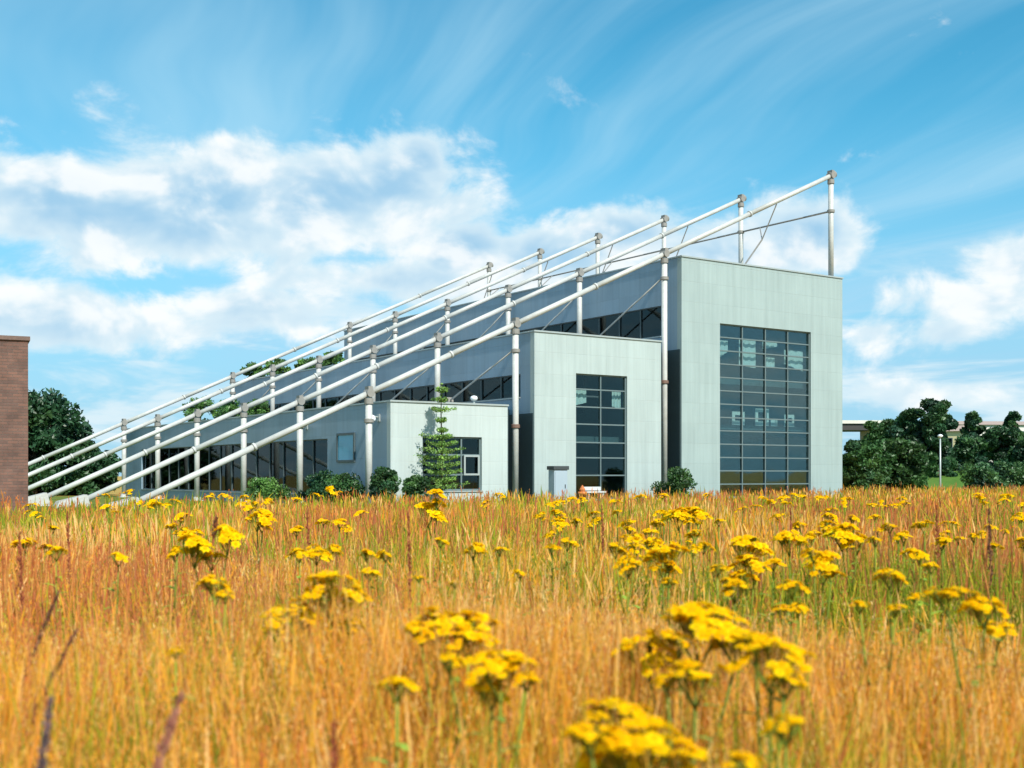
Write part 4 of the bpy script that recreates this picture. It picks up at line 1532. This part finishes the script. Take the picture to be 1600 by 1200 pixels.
SMALL = [
    (-6.79, 16.97, 0.978, 0.088), (-6.71, 16.89, 0.872, 0.077), (-4.41, 16.08, 0.863, 0.115), (-13.68, 43.09, 0.857, 0.196), (-6.38, 42.27, 0.913, 0.275),
    (0.33, 13.57, 0.954, 0.08), (0.32, 9.7, 0.926, 0.063), (-5.19, 25.61, 0.872, 0.133), (-1.62, 11.27, 0.969, 0.088), (0.68, 12.71, 0.914, 0.074),
    (0.04, 6.07, 0.909, 0.043), (0.97, 5.66, 0.958, 0.048), (0.75, 5.74, 0.89, 0.045), (1.38, 6.34, 0.945, 0.062), (3.02, 12.56, 0.887, 0.098),
    (3.74, 14.05, 0.916, 0.091), (-0.23, 4.8, 0.968, 0.028), (-0.45, 5.78, 0.908, 0.034), (1.81, 5.38, 0.859, 0.035), (-0.49, 22.8, 0.894, 0.104),
    (-9.95, 29.36, 0.927, 0.103), (-4.01, 22.29, 0.972, 0.094), (-2.54, 9.09, 0.844, 0.066), (-4.61, 22.5, 0.901, 0.105), (2.63, 8.68, 0.937, 0.067),
    (3.78, 30.13, 0.915, 0.122), (2.08, 14.2, 0.904, 0.098), (3.37, 17.52, 0.92, 0.082), (5.16, 19.34, 0.84, 0.119), (0.98, 7.8, 0.888, 0.066),
    (7.94, 28.39, 0.886, 0.114), (3.44, 32.4, 0.872, 0.115), (6.33, 27.96, 0.934, 0.116), (-3.85, 9.5, 0.856, 0.1), (0.79, 23.24, 0.874, 0.098),
    (6.94, 22.49, 0.915, 0.093), (-7.25, 23.34, 0.863, 0.095), (2.28, 6.7, 0.96, 0.068), (-8.51, 34.02, 0.867, 0.119), (2.21, 14.67, 0.91, 0.089),
    (3.93, 10.88, 0.877, 0.08), (2.2, 17.79, 0.858, 0.09), (1.77, 14.02, 0.968, 0.067), (-3.8, 17.29, 0.938, 0.082), (2.69, 8.03, 0.877, 0.075),
    (1.82, 13.84, 0.977, 0.067), (7.59, 23.77, 0.848, 0.115), (1.67, 13.78, 0.85, 0.099), (3.67, 10.17, 0.847, 0.077), (-2.81, 10.7, 0.891, 0.074),
    (3.95, 13.07, 0.946, 0.086), (-8.61, 35.84, 0.852, 0.14), (3.4, 12.88, 0.967, 0.086), (1.24, 7.77, 0.943, 0.068), (0.98, 13.71, 0.893, 0.076),
    (5.65, 24.71, 0.864, 0.107), (3.78, 9.62, 0.928, 0.069), (-0.31, 27.05, 0.97, 0.109), (3.91, 9.17, 0.902, 0.087), (0.87, 8.32, 0.901, 0.075),
    (1.45, 29.31, 0.875, 0.11), (-1.65, 11.98, 0.877, 0.069), (3.52, 15.91, 0.886, 0.092), (-1.23, 6.95, 0.95, 0.071), (1.7, 11.16, 0.857, 0.089),
    (4.23, 20.87, 0.866, 0.096), (5.47, 33.6, 0.863, 0.121), (9.8, 25.29, 0.933, 0.109), (7.61, 23.28, 0.866, 0.104), (3.14, 9.62, 0.919, 0.086),
    (2.95, 11.3, 0.944, 0.09), (5.08, 13.98, 0.844, 0.099), (3.1, 8.63, 0.934, 0.078), (-5.65, 25.21, 0.841, 0.107), (7.26, 17.07, 0.868, 0.11),
    (7.87, 30.02, 0.856, 0.122), (2.29, 13.28, 0.896, 0.075), (5.99, 14.2, 0.878, 0.083), (1.04, 8.93, 0.891, 0.088), (-5.81, 25.98, 0.943, 0.109),
    (12.29, 29.95, 0.941, 0.107), (-6.87, 27.3, 0.945, 0.098), (-1.96, 10.91, 0.909, 0.085), (3.17, 10.06, 0.973, 0.076), (1.34, 15.23, 0.943, 0.072),
    (2.1, 16.22, 0.866, 0.088), (-5.73, 20.35, 0.972, 0.093), (2.19, 8.85, 0.925, 0.084), (0.39, 8.48, 0.921, 0.072), (5.9, 19.65, 0.944, 0.084),
    (4.15, 19.16, 0.979, 0.09), (1.91, 22.4, 0.946, 0.104), (3.78, 9.82, 0.904, 0.064), (-2.3, 14.63, 0.862, 0.093), (-2.14, 17.04, 0.876, 0.096),
    (-3.91, 18.28, 0.976, 0.087), (-4.84, 29.58, 0.932, 0.107), (12.59, 32.45, 0.904, 0.124), (2.87, 8.91, 0.945, 0.065), (0.68, 16.96, 0.882, 0.081),
    (2.59, 10.31, 0.894, 0.087), (0.26, 7.73, 0.935, 0.063), (6.82, 24.56, 0.845, 0.116), (0.55, 14.19, 0.874, 0.096), (1.36, 14.12, 0.867, 0.097),
    (1.19, 10.47, 0.904, 0.084), (1.54, 25.82, 0.887, 0.118), (3.25, 8.07, 0.931, 0.058), (-2.81, 10.26, 0.92, 0.086), (2.81, 10.64, 0.917, 0.087),
    (11.81, 28.44, 0.957, 0.1), (4.73, 11.88, 0.887, 0.09), (-5.56, 16.48, 0.978, 0.084), (1.91, 9.61, 0.892, 0.088), (-6.13, 20.69, 0.896, 0.109),
    (1.29, 8.57, 0.875, 0.068), (12.49, 30.38, 0.896, 0.114), (-1.12, 7.39, 0.943, 0.078), (8.98, 21.14, 0.897, 0.087), (9.21, 28.42, 0.864, 0.114),
    (-2.55, 6.71, 0.973, 0.065), (1.12, 11.41, 0.891, 0.067), (6.8, 26.51, 0.951, 0.105), (7.09, 29.14, 0.883, 0.113), (9.44, 22.99, 0.933, 0.096),
    (0.6, 16.06, 0.909, 0.098), (3.07, 28.12, 0.918, 0.114), (-4.05, 10.58, 0.94, 0.062), (-7.36, 24.59, 0.868, 0.12), (1.07, 8.81, 0.9, 0.07),
    (8.08, 33.88, 0.863, 0.127), (9.06, 23.12, 0.972, 0.098), (-1.84, 6.55, 0.969, 0.05), (6.6, 28.2, 0.956, 0.106), (-3.33, 11.76, 0.903, 0.068),
    (0.97, 14.29, 0.949, 0.085), (1.03, 14.04, 0.885, 0.073), (3.43, 12.05, 0.965, 0.087), (5.88, 28.06, 0.901, 0.112), (0.81, 21.4, 0.962, 0.094),
]
for k, (x, y, hd, lab) in enumerate(PLANTS):
    ragwort(x, y, hd, lab, seed=k)
g_ = random.Random(9)


def region(x, y):
    b = x / y
    side = ('at far left near the brick building' if b < -.30 else 'in front of the tube feet' if b < -.20 else 'before the long shaded end wall' if b < -.10
            else 'before the lowest facade' if b < 0 else 'before the middle facade' if b < .13 else 'before the tallest facade' if b < .275 else 'before the right hand trees')
    row = 'nearer small yellow ragwort' if y < 14 else 'small yellow ragwort' if y < 24 else 'tiny distant yellow ragwort'
    return row, side


regions = {}
for k, (x, y, z, r) in enumerate(SMALL):
    regions.setdefault(region(x, y), []).append((x / y, k))
nth = [', ' + w + ' from the left' for w in ('first second third fourth fifth sixth seventh eighth ninth tenth eleventh twelfth thirteenth fourteenth fifteenth sixteenth '
                                              'seventeenth eighteenth nineteenth twentieth').split()]
nth += [', %dth from the left' % k for k in range(21, 60)]
for k, (x, y, z, r) in enumerate(SMALL):
    hd = [(0, 0, z, r)]
    if r > .07 and g_.random() < .6:
        hd.append((g_.uniform(-1, 1) * r * 1.6, g_.uniform(-.05, .05), z - g_.uniform(.02, .09), r * g_.uniform(.5, .8)))
    b = x / y
    row, side = region(x, y)
    place = nth[sorted(regions[(row, side)]).index((b, k))]
    ragwort(x, y, hd, row + ' ' + side + place, 'small ragwort plants ' + side + (', near' if y < 14 else ', middle' if y < 24 else ', far'), 200 + k)

# ------------------------------------------------------------------ dock spikes, purple plumes, an insect


def spike(name, label, cat, base, tip, w, cols_, seed, z0=.55, n=420, size=.011, group=None):
    """upright stem whose upper part is packed with small scales"""
    g = np.random.default_rng(seed)
    t = tag(empty(name, (base[0], base[1], 0)), label, cat, group)
    b = Vector((0, 0, 0))
    e = Vector((tip[0] - base[0], tip[1] - base[1], tip[2]))
    mid = b.lerp(e, .5) + Vector((-e.x * .18, -e.y * .18, .04))
    pts_ = []
    for k in range(9):
        q = k / 8
        pts_.append(b * (1 - q) ** 2 + mid * (2 * q * (1 - q)) + e * q * q)
    MB().path(pts_, [.0045 * (1 - .6 * k / 8) for k in range(9)], 5).build('stem', surf('dry_stem_' + name, tuple(np.array(cols_[0]) * .9), rough=.9), t)
    q = z0 + (1 - z0) * g.random(n)
    P = np.array([b * float((1 - s) ** 2) + mid * float(2 * s * (1 - s)) + e * float(s * s) for s in q])
    env = np.sin(np.pi * np.clip((q - z0) / (1 - z0) * .92 + .06, 0, 1)) ** .6
    d = g.normal(size=(n, 3))
    d /= np.linalg.norm(d, axis=1)[:, None]
    P = P + d * (w * env * g.random(n) ** .5)[:, None]
    ax = np.array(e.normalized())
    dr = ax[None] + d * .55
    dr /= np.linalg.norm(dr, axis=1)[:, None]
    sd = np.cross(dr, g.normal(size=(n, 3)))
    sd /= np.linalg.norm(sd, axis=1)[:, None]
    s = size * (.6 + .8 * g.random(n))[:, None]
    V = np.stack([P - dr * s, P + sd * s * .4, P + dr * s, P - sd * s * .4], 1).reshape(-1, 3)
    C = np.repeat(np.array(cols_)[g.integers(0, len(cols_), n)] * (.8 + .4 * g.random((n, 1))), 4, 0)
    L = (np.arange(n)[:, None] * 4 + np.array([[0, 1, 2, 0, 2, 3]])).ravel()
    obj('seed_head', np_mesh('seed_head', V, L, np.arange(2 * n) * 3, np.full(2 * n, 3), M['grass'], C), t)


def at(x, y, d):
    return ((x - 800) / F_PX * d, d, EYE - (y - 743.4) * d / F_PX)


PURPLE = [(.48, .20, .15), (.55, .26, .18), (.58, .32, .21), (.42, .18, .14)]
MAUVE = [(.17, .13, .16), (.22, .17, .19), (.25, .18, .17)]
BROWN = [(.26, .13, .08), (.32, .17, .09), (.22, .10, .07)]
DOCK = [(.46, .15, .07), (.36, .10, .06), (.55, .22, .09)]
q = at(284, 1084, 2.5)
spike('grass_plume', 'thick purple grass plume leaning right at the bottom left', 'grass', (q[0] - .22, q[1], 0), q, .013, PURPLE, 1, .66, 420, .009)
q = at(80, 1090, 2.5)
spike('grass_plume', 'slim dark mauve grass plume in the bottom left corner', 'grass', (q[0] - .09, q[1], 0), q, .010, MAUVE, 2, .72, 420, .008)
q = at(120, 985, 3.4)
spike('grass_plume', 'brown grass plume leaning right above the bottom left corner', 'grass', (q[0] - .36, q[1], 0), q, .008, BROWN, 3, .68, 380, .008)
q = at(92, 925, 4.2)
spike('grass_plume', 'brown grass plume at the left edge of the middle meadow', 'grass', (q[0] - .30, q[1], 0), q, .008, BROWN, 4, .66, 380, .009)
q = at(638, 800, 6.6)
spike('dock_spike', 'tall thin rusty red dock spike left of the picture centre', 'dock', (q[0] + .02, q[1], 0), q, .010, DOCK, 5, .45, 360, .011)
q = at(522, 1130, 2.6)
spike('dock_spike', 'rusty red dock tip at the bottom edge left of centre', 'dock', (q[0], q[1], 0), q, .008, DOCK, 6, .60, 320, .009)
q = at(338, 808, 7.5)
spike('dock_spike', 'dark brown dock head above the wide left ragwort', 'dock', (q[0] - .1, q[1], 0), q, .022, BROWN + DOCK[:1], 7, .88, 200, .013)
for k, (x, y, d, lab) in enumerate([
        (480, 790, 9.5, 'rusty red dock spike in the middle meadow below the end wall columns'),
        (105, 800, 8.5, 'rusty red dock spike near the left picture edge'),
        (1463, 790, 9.0, 'rusty red dock spike under the street lamp'),
        (1545, 795, 8.0, 'brown dock spike near the right picture edge'),
        (940, 790, 11.0, 'rusty red dock spike below the narrow tall window'),
        (30, 830, 7.0, 'rusty red dock spike at the left picture edge'),
        (1235, 795, 11.0, 'rusty red dock spike below the large grid window')]):
    q = at(x, y, d)
    spike('dock_spike', lab, 'dock', (q[0] + .03, q[1], 0), q, .014, DOCK if 'red' in lab else BROWN, 20 + k, .50, 240, .013)

# a dark insect on the largest flower cluster
q = at(1070, 950, 3.42)
bee = tag(empty('insect', q, .5), 'small dark insect sitting on the largest yellow flower cluster', 'insect')
m = MB()
prof = [(.0005, -.011), (.0045, -.009), (.0065, -.004), (.0055, .0005), (.0050, .002), (.0060, .005), (.0045, .0085), (.0038, .0095), (.0042, .012), (.0005, .0145)]
n = 10
for (r, s) in prof:
    for k in range(n):
        a = 6.283 * k / n
        m.v.append((s, r * math.cos(a), r * .9 * math.sin(a) + .006))
for i in range(len(prof) - 1):
    for k in range(n):
        k2 = (k + 1) % n
        m.f.append((i * n + k, i * n + k2, (i + 1) * n + k2, (i + 1) * n + k))
m.build('body', M['insect'], bee, smooth=True)
for s in (-1, 1):
    MB().poly([(.004, s * .003, .011), (.001, s * .010, .014), (-.008, s * .012, .013), (-.010, s * .006, .012),
               (.004, s * .003, .0112), (.001, s * .010, .0142), (-.008, s * .012, .0132), (-.010, s * .006, .0122)],
              [(0, 1, 2, 3), (7, 6, 5, 4)]).build('wing', M['frame'], bee)
